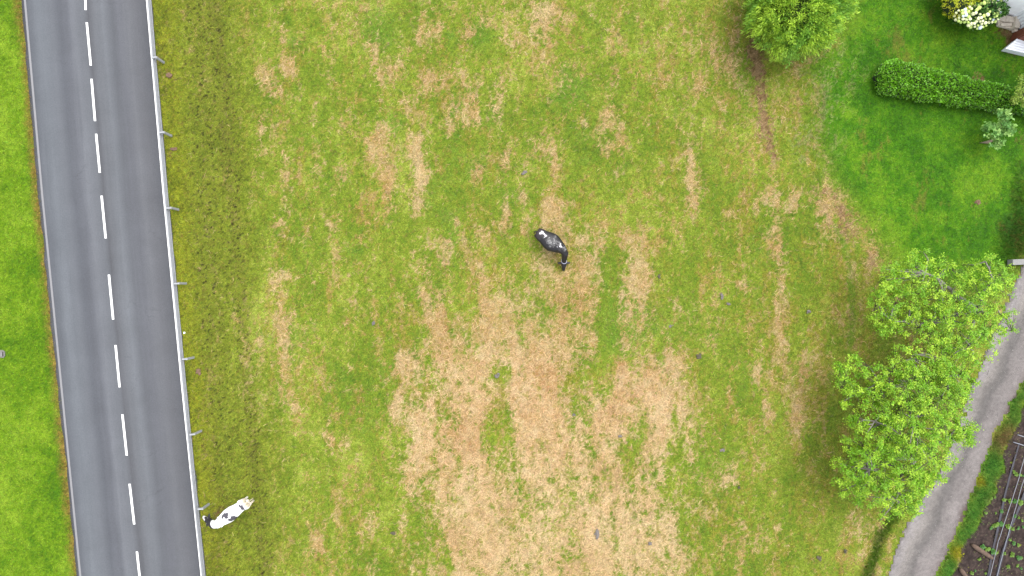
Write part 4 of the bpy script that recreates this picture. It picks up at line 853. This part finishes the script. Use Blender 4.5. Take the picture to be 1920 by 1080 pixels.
    a_ = new.color_attributes.new('Col', 'FLOAT_COLOR', 'POINT'); c4 = np.ones((len(co), 4), np.float32); c4[:, :3] = c; a_.data.foreach_set('color', c4.ravel())
    new.polygons.foreach_set('use_smooth', np.ones(len(new.polygons), bool))
    m, nt, b = nodes('cow_hide'); vc = nt.nodes.new("ShaderNodeVertexColor"); vc.layer_name = 'Col'; tc = nt.nodes.new("ShaderNodeTexCoord"); nn = noise_node(nt, 30, 5, .7, tc.outputs['Object'])
    nt.links.new(mixrgb(nt, vc.outputs[0], ramp(nt, nn.outputs[0], [(.3, .85), (.7, 1.1)]).outputs[0], 1, 'MULTIPLY'), b.inputs['Base Color'])
    b.inputs['Roughness'].default_value = rough; b.inputs['Specular IOR Level'].default_value = spec; bump(nt, b, nn.outputs[0], .15, .01); new.materials.clear(); new.materials.append(m)
    # horns, eyes, collar
    hm = simple('horn', horncol, .5, 0, 12, .15, .1)
    for s in (1, -1):
        b0 = poll + hs_ * s * .07 + Vector((0, 0, .07)); MB().tube([b0, b0 + hs_ * s * hornspan * .6 + Vector((0, 0, .03)), b0 + hs_ * s * hornspan + hd * .08 + Vector((0, 0, .10))], [.024, .019, .006], 8).obj('horn', hm, root)
        MB().ell(poll.lerp(mid, .7) + hs_ * s * .098 + Vector((0, 0, .03)), (.018, .018, .018), 2).obj('eye', simple('dark_eye', (.01, .008, .006, 1), .15), root)
    if collar:
        t = (n3 - n2).normalized(); sd_ = Vector((0, 0, 1)).cross(t).normalized(); u_ = t.cross(sd_); cc = n3 + t * -.02; pts_ = [cc + sd_ * math.cos(a__) * .145 + u_ * math.sin(a__) * .185 for a__ in np.linspace(0, 2 * math.pi, 25)]
        MB().tube(pts_, .012, 6, False).obj('collar', simple('pale_collar', (.42, .42, .52, 1), .5), root)
    return root
def to_local(px, py, z, centre, ang):
    v = P(px, py, z) - Vector(centre); v = Matrix.Rotation(-ang, 3, 'Z') @ Vector((v.x, v.y, 0)); return np.array([v.x, v.y])
def patches(co, pl, centre, ang, z=1.35, wob=.02, grow=1.5):
    m = np.zeros(len(co)); q = co[:, :2] + wob * np.stack([nz(0, co[:, 0], co[:, 1], 2), nz(1, co[:, 0], co[:, 1], 2)], 1)
    for (px, py, r) in pl:
        c = to_local(px, py, z, centre, ang); r = r * grow; d = np.linalg.norm(q - c, axis=1); m = np.maximum(m, sstep(r / PPM + .012, r / PPM - .012, d))
    return m
# white cow
wa = math.atan2(-(983 - 948), (408 - 455)); wc = P(430, 966, 1.3); wc = Vector((wc.x, wc.y, 0))
WP = [(425, 965.5, 2.6), (424.5, 968.5, 2.8), (425.5, 971, 2.0), (420, 965, 1.6), (418, 967.5, 1.8), (416, 970, 1.3), (437, 972, 3.6), (435.5, 974, 3.0), (431, 976, 2.2), (429.5, 977, 1.4), (449.5, 948.5, 1.6), (452, 950, 1.8), (454.5, 953.5, 2.4), (456.5, 954.5, 1.8), (443, 948.5, .9)]
def white_col(co, L, poll, muz, n2):
    c = np.tile(np.array([.74, .73, .72]), (len(co), 1)); m = patches(co, WP, wc, wa, grow=1.4) * (co[:, 2] > .8); c = lerp(c, np.array([.05, .047, .056]), m)
    dirty = sstep(-L + .16, -L + .02, co[:, 0]) * (1 - m); c = lerp(c, np.array([.36, .28, .17]), dirty * .8); c = lerp(c, np.array([.42, .34, .24]), sstep(.75, .5, co[:, 2]) * .4)
    nk = sstep(L + .10, L + .17, co[:, 0] - .4 * co[:, 1] * np.sign(n2[1]) * -1 * 0); c = lerp(c, np.array([.022, .02, .022]), nk)
    ax = muz - poll; t = ((co - poll) @ ax) / (ax @ ax); off = np.linalg.norm(co - poll - t[:, None] * ax, axis=1); side = np.abs((co - poll) @ np.cross(ax / np.linalg.norm(ax), [0, 0, 1]))
    blaze = sstep(.50, .62, t) * nk; c = lerp(c, np.array([.7, .66, .64]), np.clip(blaze + nk * sstep(.05, .03, side) * sstep(.1, .2, t), 0, 1)); c = lerp(c, np.array([.05, .04, .045]), sstep(1.05, 1.2, t) * nk * .7)
    return c
make_cow('white cow with dark grey spots and black head standing by the guardrail', wc, wa, -math.radians(48), .92, 1.98, white_col, .7, .2, False, C4(150, 148, 140), .14, .75, .04)
ba = math.atan2(-(466 - 438), (1052 - 1010)); bc = P(1032, 451.5, 1.3); bc = Vector((bc.x, bc.y, 0))
BP = [(1016, 435, 1.7), (1017, 437.5, 1.8), (1013, 438, 1.6), (1018.5, 440, 1.3), (1020.5, 442.5, 1.5), (1023.5, 442, 1.2), (1021, 445, 1.2), (1050, 459, 1.3), (1051, 461.5, 1.7), (1054.5, 462.5, 1.6), (1049, 464, 1.2), (1044, 465.5, 1.0)]
BG = [(1030, 451, 3.2), (1035, 454, 3.0), (1040, 452, 2.5), (1033, 458, 3.0), (1047, 458, 2.4), (1056, 464, 3.2), (1041, 446, 1.8)]  # sky sheen on the back, painted in as grey with slight roan
def black_col(co, L, poll, muz, n2):
    c = np.tile(np.array([.010, .009, .0105]), (len(co), 1)); top = co[:, 2] > .95; gm = patches(co, BG, bc, ba, wob=.06) * top * sstep(-.3, .9, nz(2, co[:, 0], co[:, 1], 2.0)); c = lerp(c, np.array([.22, .215, .21]), gm * .9)
    c = lerp(c, np.array([.035, .024, .026]), sstep(-L + .45, -L + .15, co[:, 0]) * .5); c = lerp(c, np.array([.66, .64, .66]), patches(co, BP, bc, ba, wob=.03, grow=.95) * top); return c
make_cow('black cow with small white rump and shoulder marks grazing on the hay', bc, ba, -math.radians(56), 1.2, 1.72, black_col, .5, .3, True, (.03, .028, .03, 1), .05, 1.1, -.05)
bpy.context.view_layer.update()
